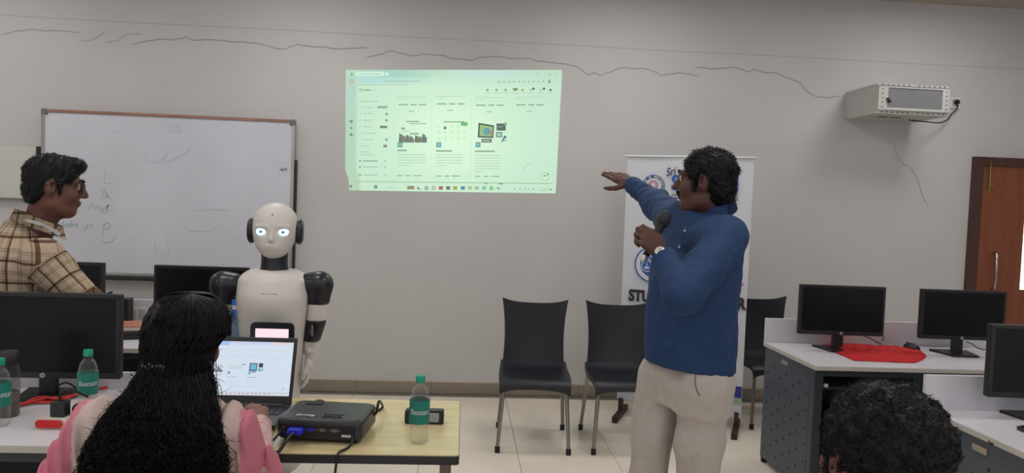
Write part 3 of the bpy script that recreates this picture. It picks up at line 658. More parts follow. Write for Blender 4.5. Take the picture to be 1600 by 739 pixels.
def chair(x, y, rz, label, group='black moulded chairs with steel legs'):
    o = ch0 if first[0] else copy_tree(ch0); first[0] = False
    o.location = (x, y, 0); o.rotation_euler = (0, 0, rz); tag(o, label, 'chair', group); return o
chair(.503, 4.775, -.06, 'empty black plastic chair standing farthest from the banner')
chair(1.092, 4.775, .0, 'black plastic chair partly hidden behind the standing presenter')
chair(2.335, 5.37, .03, 'black plastic chair between the banner and the perforated desk')
chair(-2.4, 5.0, PI, 'black plastic chair below the whiteboard behind the computer desk')
chair(-.76, 1.86, PI, 'black plastic chair that the woman in pink sits on')
chair(.74, .98, PI-.1, 'black plastic chair under the seated man with short curly hair')

# ------------------------------------------------------------------ computer desks
def desk(x0, x1, yf, yb, zt, upst, label, uo=0.):
    e = empty('computer_desk', ((x0+x1)/2, (yf+yb)/2, 0), 0, label, 'desk')
    t = .026
    box('worktop', (x0, yf, zt-t), (x1, yb, zt), 'laminate_white', e, .002, True)
    box('edge_band', (x0-.0015, yf-.0015, zt-t+.002), (x1+.0015, yb, zt-.004), 'laminate_edge', e, 0, True)
    box('upstand', (x0+uo, yb, zt-t), (x1, yb+.02, zt+upst), 'laminate_white', e, .002, True)
    ends = (x0+.012, x1-.032)
    for k, xs in enumerate(ends):
        pn = box('side_panel', (xs, yf+.03, .03), (xs+.02, yb+.015, zt-t), 'desk_steel', e, .002, True)
        box('panel_inset', (xs-.003, yf+.07, .06), (xs+.023, yb-.03, zt-t-.07), 'desk_steel', pn, .002, True)
        box('name_plate', (xs-.004, (yf+yb)/2+.02, zt-t-.055), (xs-.0005, (yf+yb)/2+.1, zt-t-.03), 'label_metal', pn, .001, True)
        m_ = MB(); yy = np.arange(yf+.1, yb-.03, .085); zz = np.arange(.1, zt-.1, .095)
        for i, y in enumerate(yy):
            for j, z in enumerate(zz):
                for xx in (xs-.0045, xs+.0235): m_.lathe([(.0078, 0), (.0078, .001)], 10, Matrix.Translation((xx, y, z+(.045 if i % 2 else 0)))@Matrix.Rotation(PI/2, 4, 'Y'), False)
        h = m_.build('perforations', 'bay_black', pn, world=True); h['kind'] = 'stuff'
        MB().box((xs, yf+.03, 0), (xs+.03, yf+.06, .03)).build('foot', 'rubber', e, world=True); MB().box((xs, yb-.03, 0), (xs+.03, yb, .03)).build('foot', 'rubber', e, world=True)
    posts = [x0+.014]+[x0+.014+.55*i for i in range(1, int((x1-x0)/.55)+1) if x0+.55*i < x1-.2]+[x1-.06]
    for xs in posts: box('post', (xs, yf+.02, .0), (xs+.045, yf+.06, zt-t), 'desk_steel_dark', e, .002, True)
    box('front_rail', (x0+.03, yf+.022, zt-t-.035), (x1-.03, yf+.05, zt-t), 'desk_steel_dark', e, 0, True)
    box('modesty_panel', (x0+.03, yb-.03, .015), (x1-.03, yb-.015, zt-t), 'bay_black', e, 0, True)
    box('keyboard_tray', (x0+.08, yf+.09, zt-.15), (min(x1, x0+.56), yb-.12, zt-.135), 'desk_steel_dark', e, 0, True)
    return e
ZT = .75
deskA = desk(1.905, 3.75, 3.79, 4.45, ZT, .15, 'white computer desk with grey perforated side panel holding the red cloth')
deskB = desk(1.995, 3.75, 2.25, 2.955, ZT, .148, 'white computer desk with chipped worktop edge behind the curly-haired man', -.026)
desk(-2.75, -1.215, 2.345, 3.015, ZT, .0+.07, 'white computer desk holding bottles, red cables and a large monitor')
desk(-2.95, -1.05, 3.82, 4.5, ZT, .15, 'white computer desk in front of the whiteboard behind the robot')
p = UZ(1553, 683, ZT); e = MB().prism([(0, 0), (.012, .004), (.02, -.002), (.028, .006), (.032, 0), (.02, -.008), (.006, -.007)], .002, Matrix.Translation((1.992, p.y-.02, ZT-.02))@Matrix.Rotation(PI/2, 4, 'Z')@Matrix.Rotation(PI/2, 4, 'X')).build('edge_chip', 'desk_steel_dark', deskB, world=True)
# computer case in the bay of the far desk
e = empty('computer_case', (2.3, 4.1, .03), 0, 'black computer case standing in the bay of the desk with the red cloth', 'computer')
box('case_body', (-.09, -.2, 0), (.09, .2, .4), 'bay_black', e, .004); box('drive_bay', (-.075, -.204, .3), (.075, -.2, .34), 'black_plastic', e); box('power_button', (-.015, -.206, .22), (.015, -.2, .25), 'logo_grey', e, .002)
p = UZ(1290, 601, .6); q = U(1290, 605, 3.86); box('tray_clip', (q.x-.012, q.y-.006, q.z), (q.x+.012, q.y+.006, q.z+.02), 'strip_white', deskA, .002, True)

# ------------------------------------------------------------------ monitors
def make_monitor(w_, h_, z0):
    e = empty('monitor'); d = .035; b = .016
    box('housing', (-w_/2, .006, z0), (w_/2, d, z0+h_), 'bezel', e, .004)
    for a, c in (((-w_/2, z0), (w_/2, z0+b+.006)), ((-w_/2, z0+h_-b), (w_/2, z0+h_)), ((-w_/2, z0+b), (-w_/2+b, z0+h_-b)), ((w_/2-b, z0+b), (w_/2, z0+h_-b))):
        MB().box((a[0], 0, a[1]), (c[0], .008, c[1]), .002).build('bezel_bar', 'bezel', e)
    box('screen', (-w_/2+b, .003, z0+b+.006), (w_/2-b, .007, z0+h_-b), 'screen_off', e)
    n = MB().box((-.032, .035, .01), (.032, .06, z0+h_*.5), .004).build('neck', 'black_plastic', e)
    m_ = MB(); m_.prism([(-.075, -.085), (.075, -.085), (.115, .1), (-.115, .1)], .012); m_.build('base', 'black_plastic', e, (0, .03, 0))
    box('hub', (-.06, .034, z0+h_*.3), (.06, .05, z0+h_*.72), 'black_plastic', e, .006)
    g = MB().lathe([(.0095, 0), (.0095, .0012)], 20, Matrix.Translation((0, -.0002, z0+.011))@Matrix.Rotation(PI/2, 4, 'X'), False).build('logo', 'logo_grey', e)
    obj('logo_letters', text_mesh('hp', .012, .0003, 'CENTER', shear=.3), 'bezel', g, (0, -.0018, z0+.008), (PI/2, 0, 0))
    return e
mA = make_monitor(.51, .295, .095); mB_ = make_monitor(.555, .322, .08)
def place_mon(src, use, x, y, rz, label, z=ZT):
    o = src if use else copy_tree(src); o.location = (x, y, z); o.rotation_euler = (0, 0, rz); tag(o, label, 'monitor', 'black desktop monitors'); return o
place_mon(mA, True, 2.268, 4.22, -.05, 'black monitor, switched off, standing behind the red cloth')
place_mon(mA, False, 2.985, 4.17, -.04, 'black monitor, switched off, standing on the desk in front of the door')
place_mon(mA, False, 2.395, 2.8, -.06, 'black monitor, switched off, on the desk with the chipped edge')
place_mon(mB_, True, -1.555, 2.86, .02, 'large black monitor behind the flask and the red cables')
place_mon(mA, False, -1.432, 4.18, 0, 'black monitor beside the black shoulder of the robot')
place_mon(mA, False, -2.222, 4.2, 0, 'black monitor mostly hidden behind the man in the checked shirt')

# ------------------------------------------------------------------ things on the right desks
OUT = [UZ(px, py, ZT) for px, py in ((1284, 539), (1300, 549), (1318, 557), (1334, 564), (1372, 565.5), (1402, 567), (1430, 567.5), (1442, 563), (1448, 557), (1440, 549), (1424, 545), (1400, 541), (1370, 541), (1345, 538), (1310, 536))]
c = sum(OUT, Vector())/len(OUT); n = 90; R_ = 14
def outl(t):
    f = t*len(OUT); i = int(f) % len(OUT); return OUT[i].lerp(OUT[(i+1) % len(OUT)], f-int(f))
nz = ripple(3, 70, .004); nz2 = ripple(5, 24, .005); rows = []
for j in range(R_+1):
    s = j/R_; row = []
    for i in range(n):
        q = c.lerp(outl(i/n), s); hgt = .014*(1-s**6)+(1-s**4)*float(nz(q.x, q.y, 0)+nz2(q.x, q.y, 0))+.002
        row.append(Vector((q.x, q.y, ZT+max(.001, hgt+.003*(1 if s > .9 and i % 5 < 2 else 0)))))
    row.append(row[0]); rows.append(row)
m_ = MB(); m_.grid(rows); m_.add([Vector((q.x, q.y, ZT+.0005)) for q in rows[-1][:-1]], [tuple(range(n))]); o = obj('red_cloth', fixn(m_.mesh('red_cloth')), 'red_cloth')
tag(o, 'crumpled bright red cloth lying on the white desk', 'cloth')
def mouse(x, y, rz, label):
    e = empty('mouse', (x, y, ZT), rz, label, 'mouse'); S = SDF((-.05, -.075, -.02), (.05, .075, .06), .004); S.ell((0, 0, 0), (.033, .058, .036)); S.plane((0, 0, 0), (0, 0, -1)); obj('shell', S.mesh('mouse'), 'black_plastic', e)
    MB().lathe([(.008, -.003), (.008, .003)], 12, Matrix.Translation((0, .03, .029))@Matrix.Rotation(PI/2, 4, 'Y')).build('wheel', 'rubber', e); return e
p = UZ(1413, 541, ZT); mouse(p.x, 4.36, .3, 'dark grey computer mouse behind the red cloth')
def cable(pts, r, label, mt='cable_black', name='cable', group=None):
    o = MB().tube(smooth_path(pts), r, 8).build(name, mt); return tag(o, label, 'cable', group)
cable([U(1348, 524, 4.3), U(1362, 530, 4.33), U(1373, 536, 4.37), UZ(1378, 536, ZT+.004), U(1380, 530, 4.4), U(1382, 526, 4.38)], .003, 'thin black cable looping below the monitor behind the red cloth')
cable([U(1510, 534, 4.25), U(1520, 538, 4.28), U(1528, 544, 4.3), U(1535, 546, 4.3), U(1545, 546, 4.32)], .003, 'thin black cable below the monitor in front of the door')
box('adapter_block', (-.035, -.02, 0), (.035, .02, .035), 'black_plastic', None, .004, loc=UZ(1352, 536, ZT+.002)); tag(bpy.data.objects['adapter_block'], 'black adapter block behind the red cloth on the desk', 'adapter')
def keyboard(x, y, rz, label):
    e = empty('keyboard', (x, y, ZT), rz, label, 'keyboard'); box('case', (-.22, -.065, .0), (.22, .065, .016), 'black_plastic', e, .004); m_ = MB()
    for r in range(5):
        for k in range(18): m_.box((-.21+.0234*k, -.055+.0225*r, .016), (-.19+.0234*k, -.036+.0225*r, .021))
    h = m_.build('keys', 'bezel', e); h['kind'] = 'stuff'; return e
keyboard(2.39, 2.62, -.05, 'black keyboard in front of the monitor on the chipped desk')

# ------------------------------------------------------------------ bottles
def bottle(x, y, z, s, label, group=None, lab=True, rz=0., txt='Bestari'):
    e = empty('water_bottle', (x, y, z), rz, label, 'bottle', group)
    prof = [(.0, .004), (.025, .0), (.0325, .006), (.034, .016)]
    for k in range(4): z0 = .02+.0125*k; prof += [(.034, z0), (.0318, z0+.004), (.0318, z0+.0065), (.034, z0+.0105)]
    prof += [(.0344, .072), (.0344, .152)]
    for k, r in enumerate((.0338, .0322, .0292)): z0 = .154+.0105*k; prof += [(r, z0), (r-.0028, z0+.004), (r-.0022, z0+.007)]
    prof += [(.0255, .187), (.019, .195), (.0145, .201), (.0137, .205), (.0137, .222)]
    prof = [(r*s, zz*s) for r, zz in prof]
    petal = lambda a, zz: .06*math.cos(5*a) if zz < .01*s else 0
    MB().lathe(prof, 30, rib=petal).build('body', 'pet', e)
    MB().lathe([(r*.94, zz+.002*s) for r, zz in prof if zz < .2*s]+[(.0, .198*s)], 24).build('water', 'water', e)
    c_ = MB(); n = 40
    c_.lathe([(.0155*s, .21*s), (.0158*s, .212*s), (.0158*s, .231*s), (.0148*s, .2335*s)], n, rib=lambda a, zz: .03*math.cos(20*a)); c_.build('cap', 'cap_teal', e)
    if lab:
        l_ = MB().lathe([(.0347*s, .072*s), (.0349*s, .073*s), (.0349*s, .151*s), (.0347*s, .152*s)], 36)
        l_.f = l_.f[:-2]; l_.sm = l_.sm[:-2]; L_ = l_.build('label_wrap', 'label_teal', e)
        me = text_mesh(txt, .0255*s, .0, 'CENTER', bold=.0004); a = verts_of(me); b = a.copy(); rr = .0353*s
        b[:, 0] = rr*np.sin(a[:, 0]/rr); b[:, 1] = -rr*np.cos(a[:, 0]/rr); b[:, 2] = a[:, 1]+.106*s
        me.vertices.foreach_set('co', b.ravel()); me.update(); obj('brand_text', me, 'print_white', L_)
    return e
p = UZ(653, 696, ZT); bottle(p.x, p.y+.028, ZT, .965, 'water bottle with teal Bestari label on the wooden table', 'water bottles with teal caps', rz=.12)
p = UZ(143, 640, ZT); bottle(-1.312, 2.70, ZT, .97, 'water bottle with teal cap beside the shoulder of the woman in pink', 'water bottles with teal caps', rz=.5)
p = UZ(-6, 668, ZT); bottle(p.x-.002, p.y+.02, ZT, .97, 'water bottle with teal label in front of the grey flask', 'water bottles with teal caps', rz=.9)
p = UZ(8, 652, ZT); e = empty('flask', (p.x-.004, p.y+.02, ZT), 0, 'grey translucent flask with a dark lid on the computer desk', 'flask')
MB().lathe([(.034, 0), (.037, .004), (.037, .15), (.035, .165), (.03, .178), (.03, .188)], 28).build('flask_body', 'flask_clear', e)
MB().lathe([(.033, .003), (.034, .085), (.001, .086)], 24).build('flask_content', 'flask_grey', e); MB().lathe([(.0325, .186), (.0335, .19), (.0335, .222), (.03, .226)], 28).build('flask_lid', 'flask_cap', e)

# ------------------------------------------------------------------ things on the left desks
a = UZ(52, 672, ZT); b = UZ(97, 672, ZT); L_ = (b-a).length
e = empty('power_strip', ((a.x+b.x)/2, a.y+.012, ZT), -.03, 'white power strip with a red rounded end on the computer desk', 'power strip')
M_ = Matrix.Translation((0, 0, .012))@Matrix.Rotation(PI/2, 4, 'X')
m_ = MB(); m_.prism(rrect(L_+.012, .034, .0165), -.2, Matrix.Translation((0, 0, .018))@Matrix.Rotation(PI/2, 4, 'X')); obj('strip_body', fixn(m_.mesh('strip')), 'strip_white', e)
m_ = MB(); m_.prism(rrect(L_, .026, .0128), .004, Matrix.Translation((0, -.001, .018))@Matrix.Rotation(PI/2, 4, 'X')); obj('end_cap', fixn(m_.mesh('cap')), 'strip_red', e)
p = Vector((e.location.x+.016, e.location.y+.035, ZT+.035)); e = empty('charger', p, -.03, 'black charger plugged into the white power strip', 'charger')
box('charger_body', (-.024, -.02, 0), (.024, .02, .052), 'black_plastic', e, .004); MB().tube(smooth_path([(0, 0, .05), (0, 0, .075), (.02, .02, .085), (.06, .06, .05)]), .004, 8).build('cord', 'cable_black', e)
e = empty('charger', (p.x+.058, p.y+.03, p.z), .2, 'low black plug beside the charger on the power strip', 'charger'); box('plug_body', (-.03, -.02, 0), (.03, .02, .032), 'black_plastic', e, .008); MB().tube(smooth_path([(.02, 0, .016), (.05, .01, .02), (.075, .03, -.01), (.09, .05, -.028)]), .004, 8).build('cord', 'cable_black', e)
def zc(px, py, dz=.006): return UZ(px, py, ZT+dz)
cable([zc(-30, 640), zc(10, 638), zc(40, 630, .012), zc(70, 623, .016), zc(95, 621, .014), zc(120, 617, .012), zc(150, 609, .01), zc(200, 597, .01)], .005, 'red cable lying highest of the bundle at the monitor base', 'red_cable', group='red cables on the desk')
cable([zc(-30, 648), zc(15, 634), zc(50, 629, .008), zc(80, 628, .01), zc(100, 624, .012), zc(130, 611, .01), zc(175, 600, .008)], .005, 'red cable lying lowest of the bundle at the monitor base', 'red_cable', group='red cables on the desk')
cable([zc(30, 634), zc(60, 621, .02), zc(84, 623, .02), zc(108, 629, .016), zc(125, 640, .01), zc(150, 652, .008)], .0045, 'red cable crossing over the others towards the charger', 'red_cable', group='red cables on the desk')
cable([U(86, 612, 2.93), U(92, 602, 2.93), U(104, 598, 2.93), U(116, 604, 2.95), U(124, 614, 2.95)], .003, 'thin black cable arching beside the neck of the large monitor')
p = UZ(195, 535, ZT)
def slab(name, w_, d_, h_, z, mt, rz, lab, cat, grp=None):
    o = box(name, (-w_/2, -d_/2, 0), (w_/2, d_/2, h_), mt, None, .003, loc=(-1.83, 4.13, z), rot=(0, 0, rz)); return tag(o, lab, cat, grp)
slab('laptop_closed', .34, .24, .022, ZT, 'black_plastic', .35, 'closed black laptop at the bottom of the pile on the desk', 'laptop'); slab('file_folder', .33, .24, .018, ZT+.0225, 'bezel', .42, 'black folder in the middle of the pile on the desk', 'folder')
e = empty('notebook', (-1.83, 4.15, ZT+.041), .3, 'notebook with an orange-brown cover on top of the pile', 'notebook'); box('pages', (-.145, -.098, .003), (.142, .098, .02), 'paper_white', e); m_ = MB().box((-.15, -.1, 0), (.145, .1, .003)).box((-.15, -.1, .02), (.145, .1, .023)).box((-.15, -.1, 0), (-.146, .1, .023)); m_.build('cover', 'cover_orange', e)
p = U(207, 491, 4.497); e = empty('desk_socket', (p.x, 4.4995, p.z), 0, 'white switch plate set in the upstand behind the pile of notebooks', 'socket')
box('plate', (-.085, -.01, -.042), (.085, 0, .042), 'socket_white', e, .003)
for k in range(4): box('switch', (-.07+.026*k, -.014, -.028), (-.05+.026*k, -.009, .028), 'socket_grey', e, .002)
box('outlet', (.036, -.0125, -.03), (.078, -.009, .03), 'socket_grey', e, .002)
p = U(196, 492, 4.42); e = empty('speaker', (p.x-.01, 4.42, ZT), 0, 'small black desktop speaker beside the switch plate', 'speaker'); box('cabinet', (-.04, -.04, 0), (.04, .04, .17), 'black_plastic', e, .01); MB().lathe([(.028, 0), (.028, .003)], 20, Matrix.Translation((0, -.04, .11))@Matrix.Rotation(PI/2, 4, 'X')).build('speaker_cone', 'rubber', e)

# ------------------------------------------------------------------ wooden table with the projector
e = empty('table', (-.585, 2.625, 0), 0, 'low wooden-topped table with black edging and brown legs', 'table')
tx0, tx1, ty0, ty1 = -1.185, .016, 2.305, 2.95
m_ = MB(); m_.prism([(x*1., y) for x, y in rrect(tx1-tx0-.004, ty1-ty0-.004, .012)], .004, Matrix.Translation(((tx0+tx1)/2, (ty0+ty1)/2, ZT-.004))); obj('table_top', fixn(m_.mesh('top')), 'table_top', e, world=True)
m_ = MB(); m_.prism(rrect(tx1-tx0, ty1-ty0, .014), .027, Matrix.Translation(((tx0+tx1)/2, (ty0+ty1)/2, ZT-.0305))); obj('edging', fixn(m_.mesh('edging')), 'table_edge', e, world=True)
for x in (tx0+.03, tx1-.062):
    for y in (ty0+.06, ty1-.1): box('leg', (x, y, 0), (x+.035, y+.035, ZT-.03), 'table_leg', e, .003, True)
for x in (tx0+.038, tx1-.054): box('apron', (x, ty0+.09, ZT-.07), (x+.018, ty1-.09, ZT-.03), 'table_leg', e, 0, True)
a = UZ(430, 690, ZT); b = UZ(557, 696, ZT)
pw, pd, ph = .283, .222, .082; ang = math.atan2(b.y-a.y, b.x-a.x)+.0
e = empty('projector', (a.x, a.y, ZT), ang-.01, 'black projector with a blue video plug on the wooden table', 'projector')
m_ = MB(); PR = []
for z, ins in ((.012, .006), (.022, .0), (.066, .0), (.074, .003), (.0785, .012)):
    PR.append([Vector((pw/2+x, pd/2+y, z+.006*max(0, (y/pd))*(1 if z > .06 else 0))) for x, y in rrect(pw-2*ins, pd-2*ins, .022)])
n = len(PR[0])
for i in range(len(PR)-1): m_.add(PR[i]+PR[i+1], [(k, (k+1) % n, n+(k+1) % n, n+k) for k in range(n)], True)
m_.add(PR[0], [tuple(range(n))[::-1]]); m_.add(PR[-1], [tuple(range(n))]); B_ = m_.build('casing', 'projector_body', e)
box('port_panel', (.012, -.0015, .02), (pw-.02, .004, .062), 'port_panel', e, .001)
for k, (x, w_, mt) in enumerate(((.118, .022, 'vga_blue'), (.155, .02, 'port_metal'), (.195, .024, 'port_metal'))):
    m_ = MB(); m_.prism([(-w_/2, .005), (w_/2, .005), (w_/2-.003, -.005), (-w_/2+.003, -.005)], .003, Matrix.Translation((x, -.001, .046))@Matrix.Rotation(PI/2, 4, 'X')); obj('port', fixn(m_.mesh('port')), mt, e)
    for s_ in (-1, 1): MB().lathe([(.0025, 0), (.0025, .004)], 8, Matrix.Translation((x+s_*(w_/2+.004), -.001, .046))@Matrix.Rotation(PI/2, 4, 'X')).build('port_screw', 'port_metal', e)
for z in (.05, .036): MB().lathe([(.004, 0), (.004, .0015)], 12, Matrix.Translation((.027, -.001, z))@Matrix.Rotation(PI/2, 4, 'X')).build('audio_jack', 'port_metal', e)
box('rating_label', (.218, -.0025, .026), (.248, -.001, .034), 'print_white', e)
vg = MB().box((-.024, -.035, -.008), (.024, 0, .008), .003, Matrix.Translation((.073, -.002, .045))).build('video_plug', 'vga_blue', e)
for s_ in (-1, 1): MB().tube([(.073+s_*.019, -.036, .045), (.073+s_*.019, -.05, .045)], .0045, 10).build('thumb_screw', 'vga_blue', vg)
obj('brand_text', text_mesh('BenQ', .026, .0004, 'CENTER', bold=.0006), 'print_white', e, (.085, .047, .0802), (.03, 0, PI))
m_ = MB()
for (x0, x1, y0, y1) in ((.14, .21, .03, .0315), (.14, .21, .062, .0635)): m_.box((x0, y0, .079), (x1, y1, .0806))
for (x, y) in ((.15, .047), (.165, .047), (.18, .04), (.18, .054), (.195, .047)): m_.lathe([(.005, .079), (.005, .0812)], 10, Matrix.Translation((x, y, 0)))
h = m_.build('control_keys', 'port_panel', e); h['kind'] = 'stuff'
box('focus_opening', (.045, .165, .0795), (.1, .2, .0835), 'bay_black', e, .001)
MB().lathe([(.034, 0), (.034, .02), (.026, .022)], 24, Matrix.Translation((.072, pd-.002, .045))@Matrix.Rotation(-PI/2, 4, 'X')).build('lens', 'screen_off', e)
for x, y in ((.03, .03), (pw-.03, .03), (pw/2, pd-.03)): MB().lathe([(.01, 0), (.01, .014)], 12, Matrix.Translation((x, y, 0))).build('foot', 'rubber', e)
M_ = Matrix.Translation((a.x, a.y, ZT))@Matrix.Rotation(ang-.01, 4, 'Z'); q = M_@Vector((.073, -.045, .045))
cable([q, q+Vector((-.012, -.03, -.012)), q+Vector((-.03, -.06, -.04)), (q.x-.05, 2.298, ZT+.004), (q.x-.055, 2.285, ZT-.03), (q.x-.062, 2.28, ZT-.2), (q.x-.07, 2.3, .1), (q.x-.05, 2.35, .006), (q.x+.3, 2.4, .006)], .0055, 'thick black video cable hanging from the blue projector plug')
q2 = M_@Vector((.02, -.002, .04)); cable([q2, q2+Vector((-.01, -.035, -.015)), (q2.x-.03, 2.31, ZT+.005), (q2.x-.04, 2.288, ZT-.02), (q2.x-.06, 2.28, ZT-.2), (q2.x-.08, 2.3, .1), (q2.x-.06, 2.4, .006), (q2.x+.1, 2.5, .006)], .004, 'thin black cord from the corner of the projector over the table edge')
q3 = M_@Vector((pw-.03, .004, .03)); cable([q3, q3+Vector((.0, -.02, -.018)), q3+Vector((-.012, -.045, -.026)), (q3.x-.03, 2.3, ZT+.005), (q3.x-.034, 2.286, ZT-.03), (q3.x-.045, 2.28, ZT-.2), (q3.x-.03, 2.3, .1), (q3.x, 2.35, .005), (q3.x+.25, 2.4, .005)], .004, 'black power cord falling over the table edge below the projector')
q4 = M_@Vector((pw-.004, pd-.05, .05)); cable([q4, q4+Vector((.012, .01, .01)), U(592, 627, q4.y), UZ(598, 635, ZT+.008), UZ(591, 641, ZT+.008), UZ(580, 640, ZT+.008)], .0045, 'short black cord curling beside the projector')
# small black box with a display
a = UZ(632, 663, ZT); b = UZ(693, 664, ZT); e = empty('display_box', ((a.x+b.x)/2, a.y+.02, ZT), -.02, 'small black box with a grey display behind the water bottle', 'device')
wd = (b-a).length; m_ = MB(); m_.prism(rrect(wd, .05, .008), .035, Matrix.Translation((0, .0175, .025))@Matrix.Rotation(PI/2, 4, 'X')); obj('box_body', fixn(m_.mesh('dbox')), 'black_plastic', e)
box('display_frame', (.008, -.0185, .01), (.052, -.0172, .042), 'logo_grey', e); box('display', (.011, -.0195, .013), (.049, -.018, .039), 'lcd_grey', e)

# ------------------------------------------------------------------ laptop
lw_, ll = .366, .252; hx1 = -.612; hy, hz = 2.765, ZT+.02; tilt = math.radians(19)
e = empty('laptop', (hx1-lw_/2, hy-.12, ZT), 0, 'open dark laptop showing a web page in front of the woman', 'laptop')
box('keyboard_base', (-lw_/2, -.125, .004), (lw_/2, .12, .02), 'black_plastic', e, .004)
m_ = MB()
for r in range(5):
    for k in range(15): m_.box((-.165+.0222*k, -.0+.0195*r, .02), (-.146+.0222*k, .0165+.0195*r, .0222))
h = m_.build('keys', 'bezel', e); h['kind'] = 'stuff'; box('touchpad', (-.06, -.105, .0195), (.05, -.03, .0206), 'bezel', e)
M_ = Matrix.Translation((0, .12, .02))@Matrix.Rotation(-tilt, 4, 'X')
ld = MB().box((-lw_/2, 0, 0), (lw_/2, .008, ll), .003, M_).build('lid', 'black_plastic', e)
sm = MB(); W_, H_ = lw_-.024, ll-.052
def LS(u, v, d=0): return M_@Vector((-W_/2+W_*u, -.0012-.0003*d, .034+H_*v))
def LR(u0, v0, u1, v1, c, d=1): sm.quad(LS(u0, v0, d), LS(u1, v0, d), LS(u1, v1, d), LS(u0, v1, d), srgb(*c))
LR(0, 0, 1, 1, (214, 226, 240), 0); LR(0, .92, .3, 1, (168, 196, 240)); LR(.3, .94, .75, 1, (204, 212, 240)); LR(.75, .94, 1, 1, (226, 214, 226)); LR(0, .87, 1, .92, (216, 226, 244))
for i in range(9): LR(.58+.044*i, .83, .592+.044*i, .85, (190, 196, 200))
for x in (.11, .32, .53, .74):
    LR(x, .72, x+.15, .727, (190, 206, 216)); LR(x, .69, x+.08, .697, (196, 210, 220))
for i in range(7): LR(.125+.02*i, .42, .141+.02*i, .46+.03*((i*5) % 3), (70, 74, 78)); LR(.13+.02*i, .5, .138+.02*i, .53, (110, 114, 118))
LR(.1, .37, .125, .42, (110, 170, 200), 2); LR(.32, .39, .345, .435, (110, 150, 190)); LR(.54, .39, .565, .44, (110, 170, 210), 2)
for i in range(5): LR(.33+.03*i, .48, .345+.03*i, .55, (196, 206, 212))
LR(.46, .56, .5, .58, (130, 150, 150)); LR(.545, .45, .63, .6, (60, 80, 96)); LR(.555, .47, .622, .585, (110, 180, 205), 2); LR(.57, .425, .62, .44, (90, 96, 100)); LR(.645, .52, .69, .6, (50, 66, 76)); LR(.645, .45, .67, .5, (90, 150, 180)); LR(.68, .45, .695, .51, (130, 180, 210))
LR(.1, .33, .16, .338, (150, 160, 168)); LR(.32, .33, .42, .338, (150, 160, 168)); LR(.53, .33, .63, .338, (140, 150, 158))
for x in (.1, .32, .53):
    for k in range(5): LR(x, .27-.03*k, x+.13-.01*(k % 3), .276-.03*k, (198, 208, 218))
LR(0, .055, 1, .06, (150, 158, 168)); LR(0, 0, 1, .055, (216, 218, 228))
for i in range(12): LR(.28+.045*i, .018, .295+.045*i, .042, [(120, 130, 150), (170, 120, 120), (90, 150, 150), (160, 150, 120)][i % 4])
LR(.92, .12, .945, .15, (160, 200, 230)); MATS['laptop_screen'] = vcol_mat('laptop_screen', True, .95)
sm.build('screen', 'laptop_screen', ld)
m_ = MB().tube([(-lw_/2+.03, .12, .02), (lw_/2-.03, .12, .02)], .007, 10); m_.build('hinge', 'black_plastic', e)
# ------------------------------------------------------------------ the robot
mat('robot_white', srgb(206, 200, 194), .42, var=.02); mat('robot_black', srgb(22, 23, 31), .36, var=.05, coat=.1); mat('robot_slot', srgb(176, 171, 166), .5); mat('robot_joint', srgb(38, 38, 42), .45)
mat('eye_glow', srgb(196, 236, 255), .3, var=0., emit=1.6); mat('iris', srgb(96, 176, 214), .3, var=.1, emit=.5); mat('pupil', srgb(26, 52, 84), .3)
mat('tag_blue', srgb(30, 110, 190), .5); mat('tag_sleeve', srgb(96, 122, 150), .4); mat('tablet_screen', srgb(238, 214, 224), .3, var=.02, emit=.75)
RY = 3.4; rb = Vector((-.842, RY, 0)); RA = math.atan2(-rb.y+.0, -rb.x)-PI/2          # local +y looks at the camera
RA = math.atan2(-RY, .30)-PI/2
Rm = rotm(RA); e = empty('robot', rb, 0, 'white humanoid robot with black shoulders and glowing blue eyes', 'robot')
def L2W(p): return Rm@np.array(p, float)+np.array(rb)
def rmesh(S, name, mt, parent=e, smooth=1): return obj(name, S.mesh(name, smooth), mt, parent, world=True)
def newS(lo, hi, vox): c = np.array(rb); return SDF(c+np.array(lo), c+np.array(hi), vox).frame(Rm, rb)
ZC = 1.392                                                                # centre of the head
S = newS((-.16, -.2, 1.2), (.16, .2, 1.56), .0045)
S.ell((0, -.005, ZC+.03), (.098, .105, .094), .02).ell((0, .022, ZC-.025), (.09, .082, .097), .03).ell((0, .05, ZC-.07), (.055, .052, .05), .03)
for s_ in (-1, 1):
    S.ell((s_*.047, .1, ZC-.005), (.024, .02, .016), .012, 's'); S.cone((s_*.025, .098, ZC+.02), (s_*.068, .082, ZC+.018), .006, .005, .012)
S.cone((0, .096, ZC+.005), (0, .112, ZC-.038), .006, .011, .012); S.ell((0, .103, ZC-.066), (.027, .008, .005), .006); S.ell((0, .1, ZC-.0775), (.022, .009, .006), .006)
S.cone((-.028, .114, ZC-.0705), (.028, .114, ZC-.0705), .0018, .0018, .002, 's')
hd = rmesh(S, 'face_shell', 'robot_white')
for s_ in (-1, 1):
    for nm, mt, r, dy in (('eye', 'eye_glow', .0222, 0), ('iris', 'iris', .0095, .0135), ('pupil', 'pupil', .0046, .0185)):
        S = newS((-.1, -.25, ZC-.05), (.1, .25, ZC+.05), .0022); S.ell((s_*.047, .0785+dy, ZC-.004), (r*1.02, r*.62 if dy else r*.8, r*.86), 0)
        o = rmesh(S, nm, mt, hd, 0)
    m_ = MB(); M_ = Matrix(Rm).to_4x4(); M_.translation = rb
    m_.lathe([(.044, 0), (.05, .008), (.048, .02), (.038, .028), (.0, .03)], 26, M_@Matrix.Translation((s_*.092, -.012, ZC-.005))@Matrix.Rotation(s_*PI/2, 4, 'Y')@Matrix.Scale(1.18, 4, (1, 0, 0))); m_.build('ear_cup', 'robot_black', e, world=True)
M4 = Matrix(Rm).to_4x4(); M4.translation = rb
